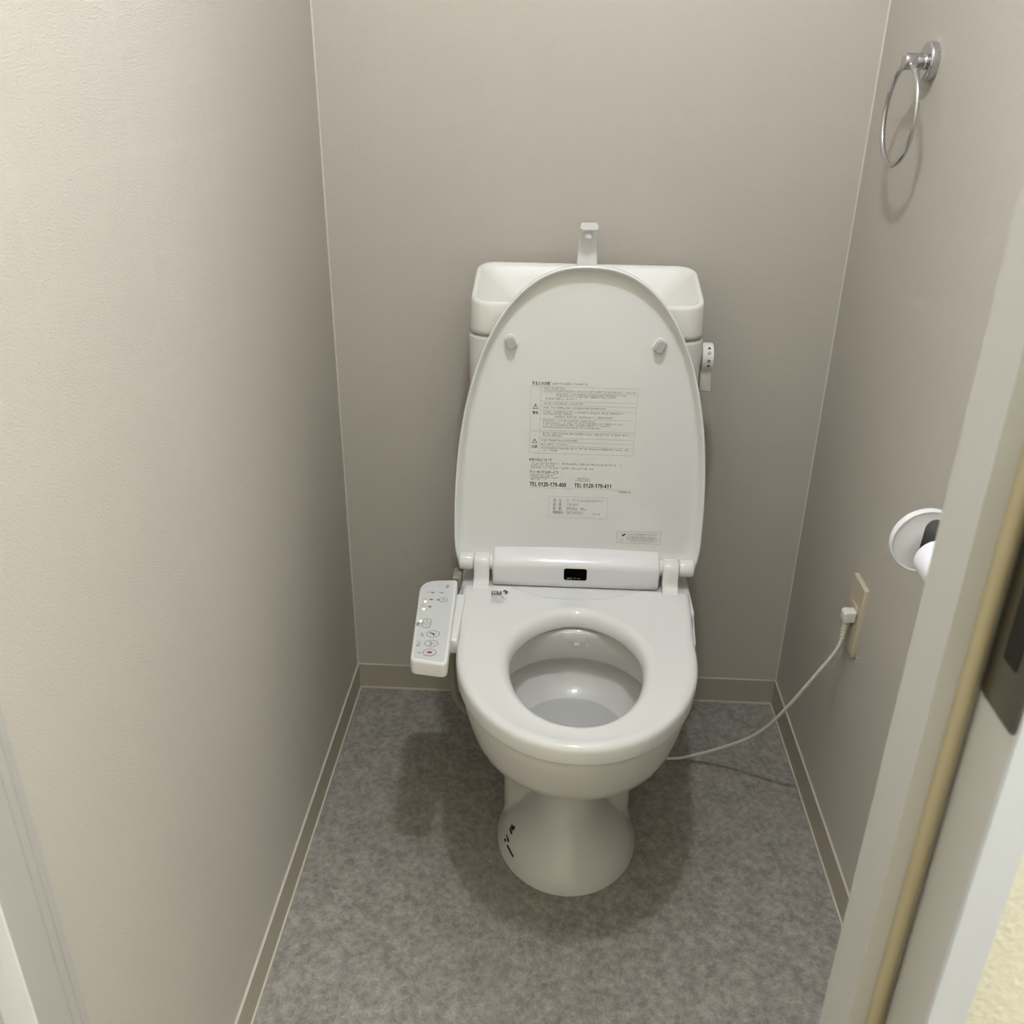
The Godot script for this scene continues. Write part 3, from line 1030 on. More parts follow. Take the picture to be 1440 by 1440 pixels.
func build_seat(t: Node3D) -> void:
	# matched outlines, sampled by angle about the middle of the opening
	var c := Vector2(CX, 0.45)
	var angles := []
	for k in 120:
		angles.append(TAU * k / 120.0)
	var corner := atan2(0.1945, 0.247 - 0.45)
	for s in [-1.0, 1.0]:
		for k in 13:
			angles.append(fposmod(s * (corner + (k - 6) * 0.006), TAU))
		for k in 20:
			angles.append(fposmod(s * (corner + 0.05 + k * 0.042), TAU))
	angles.sort()
	var clean := []
	for a in angles:
		if clean.is_empty() or a - clean[-1] > 0.0008:
			clean.append(a)
	angles = clean
	var zr := 0.2470
	var outer := func(u: float, z: float) -> float:
		if z >= 0.425:
			return pow(absf(u) / 0.1855, 2.06) + pow((z - 0.425) / 0.2405, 2.06) - 1.0
		var w := 0.1855 + 0.0095 * smoothstep(0.425, 0.25, z)
		var q := maxf(absf(u) - (w - 0.006), zr + 0.006 - z)
		if absf(u) > w - 0.006 and z < zr + 0.006:
			return Vector2(absf(u) - (w - 0.006), zr + 0.006 - z).length() - 0.006
		return q - 0.006
	var inner := func(u: float, z: float) -> float:
		var dz := z - 0.447
		return pow(absf(u) / 0.1005, 2.1 if dz > 0 else 1.8) + pow(absf(dz) / (0.1600 if dz > 0 else 0.1170), 2.1 if dz > 0 else 1.8) - 1.0
	var ro := []
	var ri := []
	for a in angles:
		var d := Vector2(sin(a), cos(a))
		for j in 2:
			var lo := 0.02
			var hi := 0.42
			for i in 28:
				var m := (lo + hi) * 0.5
				var v: float = outer.call(d.x * m, 0.45 + d.y * m) if j == 0 else inner.call(d.x * m, 0.45 + d.y * m)
				if v < 0.0:
					lo = m
				else:
					hi = m
			if j == 0:
				ro.append(lo)
			else:
				ri.append(lo)
	# section: absolute inset from the outer edge, then share across, then inset from the opening
	var rings := []
	var add := func(kind: int, v: float, y: float) -> void:
		var r := PackedVector3Array()
		for k in angles.size():
			var d := Vector2(sin(angles[k]), cos(angles[k]))
			var rad: float = ro[k] - v if kind == 0 else ri[k] + v if kind == 2 else lerpf(ro[k] - 0.013, ri[k] + 0.017, v)
			var x: float = CX + d.x * rad
			var z: float = 0.45 + d.y * rad
			var yy := y
			if kind == 1:
				yy = 0.4155 - 0.0015 * sin(v * PI) - 0.0020 * v
			# smile-shaped scoop in front of the cover
			if y > 0.405 and z < 0.31:
				var u := absf(x - CX) / 0.122
				if u < 1.0:
					var zb := 0.247 + 0.040 * (1.0 - pow(u, 2.2))
					yy -= 0.0125 * smoothstep(0.0, 0.012, zb - z) * smoothstep(1.0, 0.86, u)
			r.append(Vector3(x, yy, z))
		rings.append(r)
	add.call(2, 0.004, 0.3845)
	add.call(0, 0.004, 0.3845)
	add.call(0, 0.0015, 0.3850)
	add.call(0, 0.0004, 0.3865)
	add.call(0, 0.0, 0.389)
	add.call(0, 0.0, 0.4050)
	add.call(0, 0.0006, 0.4085)
	add.call(0, 0.0020, 0.4115)
	add.call(0, 0.0045, 0.4138)
	add.call(0, 0.0085, 0.4150)
	for k in 26:
		add.call(1, k / 25.0, 0.415)
	add.call(2, 0.0125, 0.4118)
	add.call(2, 0.0085, 0.4095)
	add.call(2, 0.005, 0.4058)
	add.call(2, 0.0025, 0.4010)
	add.call(2, 0.0008, 0.3945)
	add.call(2, 0.0, 0.3885)
	add.call(2, 0.0008, 0.3855)
	add.call(2, 0.004, 0.3845)
	var st := mesh()
	loft(st, rings, false, false)
	var seat := part(t, "seat", st, M.plastic, "glossy white toilet seat with an oval opening")
	# hinge arms
	for s in [-1.0, 1.0]:
		st = mesh()
		var prof := [Vector2(0.404, 0.268), Vector2(0.4135, 0.268), Vector2(0.4165, 0.258), Vector2(0.4200, 0.2515), Vector2(0.430, 0.2480), Vector2(0.4480, 0.2465), Vector2(0.4550, 0.2445), Vector2(0.4600, 0.2400), Vector2(0.4625, 0.2335), Vector2(0.4630, 0.2250), Vector2(0.4600, 0.2150), Vector2(0.450, 0.2090), Vector2(0.430, 0.2080), Vector2(0.414, 0.215), Vector2(0.404, 0.235)]
		var arm := []
		var midp := Vector2(0.434, 0.232)
		for q in [[0.1482, 0.002], [0.1488, 0.0006], [0.150, 0.0], [0.1725, 0.0], [0.1740, 0.0006], [0.1747, 0.002]]:
			var r := PackedVector3Array()
			for v in prof:
				var w: Vector2 = v + (midp - v).normalized() * q[1]
				r.append(Vector3(CX + s * q[0], w.x, w.y))
			if s > 0:
				r.reverse()
			arm.append(r)
		loft(st, arm)
		part(seat, "hinge_arm", st, M.plastic)
	# printed mark on the seat
	st = mesh()
	var fx := Transform3D(Basis(Vector3.RIGHT, Vector3(0, 0, -1), Vector3.UP), Vector3(0, 0.41615, 0))
	latin(st, fx, "SIAA", Vector2(0.3058, -0.2845), 0.0182, 0.0118)
	poly_ink(st, fx, [Vector2(0.3245, -0.2740), Vector2(0.3290, -0.2740), Vector2(0.3278, -0.2685)])
	poly_ink(st, fx, [Vector2(0.3290, -0.2740), Vector2(0.3345, -0.2740), Vector2(0.3278, -0.2685)])
	poly_ink(st, fx, [Vector2(0.3285, -0.2835), Vector2(0.3345, -0.2742), Vector2(0.3300, -0.2742)])
	small_print(st, fx, 0.3060, 0.3245, -0.2880, 0.0026)
	small_print(st, fx, 0.3062, 0.3105, -0.2950, 0.0032)
	small_print(st, fx, 0.3118, 0.3300, -0.2952, 0.0032)
	part(seat, "printed_mark", st, M.ink, "black printed mark at the seat's corner")
	st = mesh()
	bar(st, fx, Vector2(0.3062, -0.2990), Vector2(0.3325, -0.2990), 0.0007)
	for k in 3:
		small_print(st, fx, 0.3064, [0.322, 0.328, 0.332][k], -0.3030 - k * 0.0030, 0.0022)
	part(seat, "printed_small_text", st, M.ink_fine)

func lid_outline() -> PackedVector2Array:
	# (x, y) seen from the front, counter-clockwise: right side up over the top and down the left
	var o := PackedVector2Array()
	for q in [Vector2(0.188, 0.4325), Vector2(0.196, 0.4345), Vector2(0.2005, 0.4400), Vector2(0.2035, 0.4480), Vector2(0.2065, 0.4600), Vector2(0.2085, 0.4740)]:
		o.append(Vector2(CX + q.x, q.y))
	for k in 81:
		var a := PI * k / 80.0
		var n := 2.34
		o.append(Vector2(CX + 0.2095 * signf(cos(a)) * pow(absf(cos(a)), 2.0 / n), 0.490 + 0.4613 * pow(sin(a), 2.0 / n)))
	for q in [Vector2(0.2085, 0.4740), Vector2(0.2065, 0.4600), Vector2(0.2035, 0.4480), Vector2(0.2005, 0.4400), Vector2(0.196, 0.4345), Vector2(0.188, 0.4325)]:
		o.append(Vector2(CX - q.x, q.y))
	for k in range(1, 10):
		o.append(Vector2(CX - 0.188 + 0.376 * k / 10.0, 0.4325))
	return o

func build_lid(t: Node3D) -> void:
	var o := lid_outline()
	var st := mesh()
	var rings := []
	for q in [[0.045, -0.0235, 1.0], [0.018, -0.0225, 1.0], [0.007, -0.0195, 1.0], [0.002, -0.0145, 1.0], [0.0, -0.009, 1.0], [0.0, -0.0012, 1.0], [0.0006, -0.0003, 1.0], [0.0018, 0.0, 1.0], [0.0030, -0.0003, 1.05], [0.0040, -0.0014, 1.1], [0.0075, -0.0072, 1.5], [0.0105, -0.0115, 1.9], [0.0130, -0.0138, 2.1], [0.0165, -0.0150, 2.1], [0.021, -0.0154, 1.8], [0.026, -0.0155, 1.6]]:
		var r := PackedVector3Array()
		var inn := PackedVector2Array()
		var d: float = q[0]
		for v in o:
			var f := (v.y - 0.4325) / (0.9513 - 0.4325)
			inn.append(Vector2(CX + (v.x - CX) * (1.0 - d / 0.2095), lerpf(0.4325 + d * q[2], 0.9513 - d, f)))
		for v in inn:
			r.append(tilt_lid(Vector3(v.x, v.y, q[1])))
		rings.append(r)
	loft(st, rings)
	var lid := part(t, "lid", st, M.lid_plastic, "raised glossy white lid, its hollow inner side facing out")
	# hinge barrels at the lower corners
	for s in [-1.0, 1.0]:
		st = mesh()
		var turn := Transform3D(Basis(Vector3(0, -1, 0), Vector3(1, 0, 0), Vector3(0, 0, 1)), Vector3(CX + s * 0.1885 - 0.0125, 0.4490, 0.2290))
		lathe(st, [Vector2(0.0125, 0.0), Vector2(0.0145, 0.0008), Vector2(0.0152, 0.0025), Vector2(0.0152, 0.0225), Vector2(0.0145, 0.0242), Vector2(0.0125, 0.025)], 28, turn)
		part(lid, "hinge_barrel", st, M.lid_plastic)
	# rubber bumpers
	for s in [-1.0, 1.0]:
		var p := tilt_lid(Vector3(CX + s * 0.1165 - 0.0015, 0.8300, -0.0157))
		var b := Basis(Vector3(0, 0, 1), s * -0.45)
		var xf := Transform3D(b * Basis(Vector3.RIGHT, Vector3(0, 0, 1), Vector3(0, -1, 0)), p)
		st = mesh()
		pad(st, rrect(0.0185, 0.0240, 0.0078, 6), 0, 0.0030, 0, 0.001, xf, 2)
		part(lid, "bumper_collar", st, M.lid_plastic)
		st = mesh()
		pad(st, rrect(0.0152, 0.0207, 0.0066, 6), 0.002, 0.0125, 0, 0.0018, xf, 3)
		part(lid, "bumper", st, M.bumper, "grey rubber bumper")
	print_lid(lid)

func print_lid(lid: Node3D) -> void:
	var slope := 0.020 / 0.52
	var nrm := Vector3(0, slope, 1).normalized()
	var upv := Vector3(0, 1, -slope).normalized()
	var z0 := 0.232 - 0.0155 + 0.020 * 0.43 / 0.52 + 0.0003
	var xf := Transform3D(Basis(Vector3.RIGHT, upv, nrm), Vector3(0, 0, z0))
	var dark := mesh()
	var fine := mesh()
	var line := mesh()
	# heading
	glyphs(dark, xf, "安全上の注意", Vector2(0.3648, 0.7618), 0.0043, 0.0052, 0.0049, 0.13)
	small_print(fine, xf, 0.397, 0.457, 0.7625, 0.0036)
	# warning table
	var bw := 0.00045
	frame_ink(line, xf, Vector2(0.3628, 0.6855), Vector2(0.5340, 0.7593), bw)
	bar(line, xf, Vector2(0.3790, 0.6855), Vector2(0.3790, 0.7593), bw)
	for y in [0.7495, 0.7350, 0.7280, 0.7200, 0.7055]:
		bar(line, xf, Vector2(0.3790, y), Vector2(0.5340, y), bw)
	for r in [[0.7550, 0.384, 0.418], [0.7510, 0.384, 0.531], [0.7455, 0.404, 0.516], [0.7420, 0.404, 0.500], [0.7380, 0.387, 0.437], [0.7300, 0.384, 0.449], [0.7228, 0.384, 0.486], [0.7155, 0.384, 0.514], [0.7120, 0.384, 0.432], [0.7078, 0.402, 0.496], [0.7010, 0.384, 0.470], [0.6972, 0.384, 0.512], [0.6935, 0.384, 0.494], [0.6895, 0.384, 0.476]]:
		small_print(fine, xf, r[1], r[2], r[0], 0.0029)
	warning_sign(dark, xf, Vector2(0.3712, 0.7255), 0.0085)
	glyphs(dark, xf, "警告", Vector2(0.3666, 0.7125), 0.0043, 0.0048, 0.0050, 0.12)
	# caution table
	frame_ink(line, xf, Vector2(0.3628, 0.6453), Vector2(0.5337, 0.6830), bw)
	bar(line, xf, Vector2(0.3790, 0.6453), Vector2(0.3790, 0.6830), bw)
	for y in [0.6722, 0.6650, 0.6580]:
		bar(line, xf, Vector2(0.3790, y), Vector2(0.5337, y), bw)
	for r in [[0.6788, 0.384, 0.525], [0.6750, 0.384, 0.415], [0.6672, 0.382, 0.440], [0.6602, 0.382, 0.428], [0.6535, 0.382, 0.525], [0.6495, 0.384, 0.410]]:
		small_print(fine, xf, r[1], r[2], r[0], 0.0029)
	warning_sign(dark, xf, Vector2(0.3712, 0.6665), 0.0080)
	glyphs(dark, xf, "注意", Vector2(0.3666, 0.6545), 0.0043, 0.0048, 0.0050, 0.11)
	# care and service
	glyphs(dark, xf, "お手入れについて", Vector2(0.3628, 0.6312), 0.0042, 0.0050, 0.00475, 0.13)
	for r in [[0.6262, 0.366, 0.515], [0.6222, 0.366, 0.405], [0.6183, 0.366, 0.470]]:
		small_print(fine, xf, r[1], r[2], r[0], 0.0031)
	glyphs(dark, xf, "フリーダイヤルサービス", Vector2(0.3633, 0.6092), 0.0040, 0.0050, 0.00450, 0.13)
	for r in [[0.6048, 0.366, 0.404], [0.6008, 0.366, 0.412], [0.5972, 0.366, 0.393], [0.6008, 0.441, 0.464], [0.5970, 0.441, 0.466]]:
		small_print(fine, xf, r[1], r[2], r[0], 0.0031)
	latin(dark, xf, "TEL 0120-179-400", Vector2(0.3648, 0.5862), 0.0610, 0.0076)
	latin(dark, xf, "TEL 0120-179-411", Vector2(0.4398, 0.5862), 0.0610, 0.0076)
	bar(line, xf, Vector2(0.3640, 0.5838), Vector2(0.5350, 0.5838), bw)
	small_print(dark, xf, 0.5135, 0.5345, 0.5790, 0.0030)
	# type plate
	frame_ink(line, xf, Vector2(0.3975, 0.5305), Vector2(0.4970, 0.5688), bw)
	var rows := ["品名", "品番", "色番"]
	for k in 3:
		glyphs(fine, xf, rows[k][0], Vector2(0.4055, 0.5598 - 0.0076 * k), 0.0040, 0.0052, 0.005, 0.14)
		glyphs(fine, xf, rows[k][1], Vector2(0.4150, 0.5598 - 0.0076 * k), 0.0040, 0.0052, 0.005, 0.14)
	glyphs(fine, xf, "製造番号", Vector2(0.4055, 0.5370), 0.0036, 0.0052, 0.0043, 0.14)
	glyphs(fine, xf, "シャワートイレ", Vector2(0.4285, 0.5598), 0.0040, 0.0052, 0.0046, 0.14)
	latin(fine, xf, "KA10", Vector2(0.4608, 0.5598), 0.0130, 0.0052, false)
	glyphs(fine, xf, "タイプ", Vector2(0.4752, 0.5598), 0.0040, 0.0052, 0.0046, 0.14)
	latin(fine, xf, "CW-H41", Vector2(0.4285, 0.5522), 0.0190, 0.0052, false)
	latin(fine, xf, "BW1", Vector2(0.4285, 0.5446), 0.0090, 0.0052, false)
	small_print(fine, xf, 0.4385, 0.4655, 0.5446, 0.0046)
	latin(fine, xf, "SK74Y002", Vector2(0.4285, 0.5370), 0.0280, 0.0052, false)
	small_print(fine, xf, 0.4730, 0.4850, 0.5365, 0.0032)
	# small sticker lower right
	frame_ink(fine, xf, Vector2(0.5162, 0.4862), Vector2(0.5902, 0.5085), 0.0005)
	loop_ink(fine, xf, ellipse(0.0028, 0.0026, 14, Vector2(0.5245, 0.4915)), 0.0006)
	bar(dark, xf, Vector2(0.5262, 0.5005), Vector2(0.5295, 0.5028), 0.0028)
	bar(fine, xf, Vector2(0.5212, 0.5030), Vector2(0.5245, 0.5050), 0.0008)
	for r in [[0.5018, 0.5345, 0.583], [0.4968, 0.533, 0.583], [0.4932, 0.533, 0.586], [0.4892, 0.533, 0.583]]:
		small_print(fine, xf, r[1], r[2], r[0], 0.0030)
	part(lid, "printed_headings", dark, M.ink, "dark grey printed headings and phone numbers")
	part(lid, "printed_small_text", fine, M.ink_fine, "rows of small grey print")
	part(lid, "printed_table_lines", line, M.ink_line, "thin grey table lines")

func warning_sign(st: SurfaceTool, xf: Transform3D, c: Vector2, s: float) -> void:
	var a := c + Vector2(-0.5, -0.45) * s
	var b := c + Vector2(0.5, -0.45) * s
	var d := c + Vector2(0, 0.5) * s
	for q in [[a, b], [b, d], [d, a]]:
		bar(st, xf, q[0], q[1], s * 0.085)
	bar(st, xf, c + Vector2(0, 0.18) * s, c + Vector2(0, -0.18) * s, s * 0.09)

func panel_y(z: float) -> float:
	return 0.445 - 0.07 * (z - 0.30)

func build_panel(t: Node3D) -> void:
	# sheared frame: the top follows panel_y
	var shear := Transform3D(Basis(Vector3(1, 0, 0), Vector3(0, 1, 0), Vector3(0, -0.07, 1)), Vector3(0, 0.445 + 0.07 * 0.30, 0))
	var o := rounded([Vector2(0.1885, 0.2960), Vector2(0.2012, 0.5040), Vector2(0.2568, 0.5125), Vector2(0.2500, 0.2900)], [0.030, 0.010, 0.010, 0.006], 7)
	var st := mesh()
	pad(st, o, -0.0260, 0.0, 0.004, 0.0035, shear, 4)
	var panel := part(t, "control_panel", st, M.panel_case, "white side control panel of the bidet seat")
	st = mesh()
	var fo := rounded([Vector2(0.1925, 0.2995), Vector2(0.2052, 0.4995), Vector2(0.2523, 0.5065), Vector2(0.2462, 0.2940)], [0.027, 0.006, 0.006, 0.004], 7)
	pad(st, fo, -0.001, 0.0003, 0, 0, shear, 2)
	part(panel, "panel_sheet", st, M.panel_face, "pale grey button sheet")
	# the print frame: x right, y to the rear, z out
	var xf := Transform3D(Basis(Vector3.RIGHT, Vector3(0, 0.07, -1).normalized(), Vector3(0, 1, 0.07).normalized()), Vector3(0, 0.445 + 0.07 * 0.30 + 0.0006, 0))
	var stretch := Vector3(0, 0.07, -1).length()
	var at := func(x: float, z: float) -> Vector2: return Vector2(x, -z * stretch)
	# buttons: a shallow oval pad, its outline and its sign are parts of their own
	var signs := {
		0: [],
		1: [[0.2240, 0.4600, 0.2275, 0.4605, 0.0009], [0.2275, 0.4605, 0.2285, 0.4625, 0.0009], [0.2285, 0.4625, 0.2262, 0.4645, 0.0009], [0.2262, 0.4645, 0.2287, 0.4662, 0.0009], [0.2287, 0.4662, 0.2277, 0.4688, 0.0009], [0.2277, 0.4688, 0.2238, 0.4692, 0.0009], [0.2302, 0.4625, 0.2318, 0.4612, 0.0005], [0.2302, 0.4645, 0.2330, 0.4645, 0.0005], [0.2302, 0.4662, 0.2318, 0.4676, 0.0005]],
		2: [[0.2228, 0.4388, 0.2236, 0.4390, 0.0022], [0.2246, 0.4392, 0.2275, 0.4400, 0.0022], [0.2278, 0.4402, 0.2284, 0.4432, 0.0022], [0.2284, 0.4437, 0.2298, 0.4444, 0.0014], [0.2300, 0.4385, 0.2318, 0.4378, 0.0005], [0.2300, 0.4405, 0.2332, 0.4408, 0.0005], [0.2300, 0.4425, 0.2315, 0.4436, 0.0005]],
		3: [[0.2312, 0.3515, 0.2324, 0.3515, 0.0010], [0.2330, 0.3500, 0.2342, 0.3500, 0.0010], [0.2338, 0.3518, 0.2350, 0.3518, 0.0010]],
		4: [[0.2085, 0.4130, 0.2202, 0.4130, 0.0005], [0.2085, 0.4165, 0.2202, 0.4165, 0.0005], [0.2130, 0.4082, 0.2156, 0.4082, 0.0008], [0.2143, 0.4068, 0.2143, 0.4095, 0.0008], [0.2130, 0.4210, 0.2156, 0.4210, 0.0008]],
	}
	var kinds := [[0.2279, 0.4859, 0.0098, 0.0082, "oval stop button, pale pink"], [0.2279, 0.4646, 0.0098, 0.0082, "oval button with a 3-shaped sign"], [0.2276, 0.4410, 0.0098, 0.0082, "oval button with a seated figure"], [0.2330, 0.3508, 0.0066, 0.0062, "small oval button"], [0.2143, 0.4148, 0.0064, 0.0120, "rocker button with plus and minus"]]
	for k in kinds.size():
		var q: Array = kinds[k]
		var c: Vector2 = at.call(q[0], q[1])
		var o1 := rrect(q[2] * 2, q[3] * 2, 0.0062, 6, c) if k == 4 else ellipse(q[2], q[3], 28, c)
		st = mesh()
		var flat := Transform3D(xf.basis * Basis(Vector3.RIGHT, Vector3(0, 0, 1), Vector3(0, -1, 0)), xf.origin)
		var o3 := PackedVector2Array()
		for v in o1:
			o3.append(Vector2(v.x, -v.y))
		o3.reverse()
		pad(st, o3, -0.0004, 0.0001, 0, 0, flat, 2)
		part(panel, "button", st, M.pink if k == 0 else M.panel_face, q[4])
		st = mesh()
		loop_ink(st, xf.translated_local(Vector3(0, 0, 0.0002)), o1, 0.0007)
		part(panel, "button_outline", st, M.ink)
		for g in signs[k]:
			st = mesh()
			bar(st, xf.translated_local(Vector3(0, 0, 0.0002)), at.call(g[0], g[1]), at.call(g[2], g[3]), g[4])
			part(panel, "button_sign", st, M.ink)
	st = mesh()
	bar(st, xf.translated_local(Vector3(0, 0, 0.0002)), at.call(0.2265, 0.4857), at.call(0.2293, 0.4857), 0.0040)
	part(panel, "stop_mark", st, M.red, "small dark red stop square")
	# words, written across the panel (turned a quarter)
	var words := [["止", 0.2120, 0.4869], ["おしり", 0.2085, 0.4660], ["ビデ", 0.2113, 0.4435], ["水強", 0.2005, 0.4175], ["温", 0.2134, 0.3511], ["便", 0.2136, 0.3706], ["座", 0.2132, 0.3311], ["水", 0.2284, 0.3311], ["洗", 0.2239, 0.3514], ["強止", 0.2351, 0.3123]]
	for w in words:
		var wxf := Transform3D(xf.basis * Basis(Vector3(0, 0, 1), PI * 0.5), xf * Vector3(w[1], -w[2] * stretch, 0))
		var n: int = (w[0] as String).length()
		st = mesh()
		glyphs(st, wxf, w[0], Vector2(-0.0021 * n, -0.0022), 0.0040, 0.0044, 0.0044, 0.13)
		part(panel, "printed_word", st, M.ink)
	for q in [[0.2018, 0.3495], [0.2010, 0.3585], [0.2012, 0.3680], [0.2002, 0.3790], [0.2055, 0.3500], [0.2052, 0.3690], [0.2055, 0.3300], [0.2098, 0.3302], [0.2245, 0.3300], [0.2045, 0.4150], [0.2042, 0.4200]]:
		st = mesh()
		small_print(st, xf, q[0] - 0.0012, q[0] + 0.0012, -q[1] * stretch - 0.001, 0.0018)
		part(panel, "printed_tick", st, M.ink)
	for q in [[0.2046, 0.3576], [0.2045, 0.3780], [0.2044, 0.4095]]:
		st = mesh()
		var c: Vector2 = at.call(q[0], q[1])
		var lx := Transform3D(xf.basis * Basis(Vector3.RIGHT, Vector3(0, 0, 1), Vector3(0, -1, 0)), xf * Vector3(c.x, c.y, -0.0002))
		pad(st, rrect(0.0040, 0.0042, 0.0008, 3), 0, 0.0006, 0, 0.0002, lx, 2)
		part(panel, "indicator_light", st, M.led, "lit pale green indicator")
	# arm joining the panel to the unit
	st = mesh()
	rbox(st, Vector3(0.2440, 0.3950, 0.2950), Vector3(0.2640, 0.4210, 0.4330), 0.004)
	part(panel, "panel_arm", st, M.panel_case)

func build_hoses(t: Node3D) -> void:
	var st := mesh()
	tube(st, smooth_path([Vector3(0.2475, 0.400, 0.315), Vector3(0.2430, 0.340, 0.305), Vector3(0.2405, 0.285, 0.300), Vector3(0.2405, 0.240, 0.298), Vector3(0.2470, 0.200, 0.295), Vector3(0.2640, 0.172, 0.290), Vector3(0.295, 0.155, 0.28), Vector3(0.325, 0.15, 0.265)]), [0.0062], 14)
	part(t, "water_hose", st, M.grey_hose, "grey hose hanging beside the bowl")
	# braided supply hose to the wall valve
	st = mesh()
	var path := smooth_path([Vector3(0.262, 0.395, 0.160), Vector3(0.250, 0.330, 0.168), Vector3(0.244, 0.250, 0.175), Vector3(0.2445, 0.190, 0.165), Vector3(0.246, 0.150, 0.130), Vector3(0.247, 0.135, 0.085), Vector3(0.247, 0.132, 0.03)], 0.0035)
	var radii := []
	for i in path.size():
		radii.append(0.0062 if i % 2 == 0 else 0.0050)
	tube(st, path, radii, 10)
	part(t, "braided_hose", st, M.braid, "ribbed metal supply hose behind the bowl")
	st = mesh()
	lathe(st, [Vector2(0.009, 0.0), Vector2(0.012, 0.003), Vector2(0.012, 0.028), Vector2(0.010, 0.030)], 20, Transform3D(Basis(Vector3.RIGHT, Vector3(0, 0, 1), Vector3(0, -1, 0)), Vector3(0.247, 0.132, 0.001)))
	part(t, "stop_valve", st, M.chrome, "chrome stop valve at the wall")
	st = mesh()
	rbox(st, Vector3(0.2370, 0.405, 0.225), Vector3(0.2520, 0.432, 0.262), 0.003)
	part(t, "inlet_fitting", st, M.grey_hose)

# ---------------------------------------------------------------- things on the right wall

func build_towel_ring() -> void:
	var t := thing("towel_ring", "round chrome towel ring on the right wall", "towel ring", Vector3(W, 1.2335, 0.2297))
	var into := Basis(Vector3(0, 0, -1), Vector3(-1, 0, 0), Vector3(0, 1, 0))
	var st := mesh()
	lathe(st, [Vector2(0.0245, 0.0), Vector2(0.0250, 0.001), Vector2(0.0250, 0.0095), Vector2(0.0242, 0.0112), Vector2(0.0225, 0.0120)], 48, Transform3D(into, Vector3.ZERO))
	part(t, "back_plate", st, M.chrome, "thick chrome disc on the wall")
	st = mesh()
	lathe(st, [Vector2(0.0100, 0.011), Vector2(0.0100, 0.0130), Vector2(0.0080, 0.0134), Vector2(0.0080, 0.0150), Vector2(0.0095, 0.0154), Vector2(0.0095, 0.0168), Vector2(0.0104, 0.0176), Vector2(0.0104, 0.0375), Vector2(0.0097, 0.0392), Vector2(0.0080, 0.0398)], 32, Transform3D(into, Vector3.ZERO))
	part(t, "post", st, M.chrome)
	st = mesh()
	torus(st, Transform3D(Basis(Vector3(0, 0, -1), Vector3(-1, 0, 0), Vector3(0, 1, 0)), Vector3(-0.0320, -0.0665, 0.0)), 0.0632, 0.0037)
	part(t, "ring", st, M.chrome)

func build_outlet() -> void:
	var t := thing("power_outlet", "tall beige power outlet plate low on the right wall", "outlet", Vector3(W, 0.4475, 0.359))
	# local: x = -z, y = -x (out), z = +y
	var into := Basis(Vector3(0, 0, -1), Vector3(-1, 0, 0), Vector3(0, 1, 0))
	var st := mesh()
	pad(st, rrect(0.059, 0.123, 0.003, 4), 0.0, 0.0065, 0.0, 0.0022, Transform3D(into, Vector3.ZERO), 3)
	part(t, "cover_plate", st, M.plate)
	st = mesh()
	pad(st, rrect(0.024, 0.044, 0.001, 3, Vector2(0, 0.0)), 0.006, 0.0075, 0.0, 0.0004, Transform3D(into, Vector3.ZERO), 2)
	part(t, "socket_insert", st, M.plate_insert)
	for q in [[0.010, 0.0045], [-0.002, 0.0045], [0.010, -0.0045], [-0.002, -0.0045]]:
		st = mesh()
		var yy: float = q[0] - 0.016
		box(st, Vector3(-0.0077, yy, q[1] - 0.0009), Vector3(-0.0070, yy + 0.006, q[1] + 0.0009))
		part(t, "socket_slot", st, M.black)
	# plug and cord

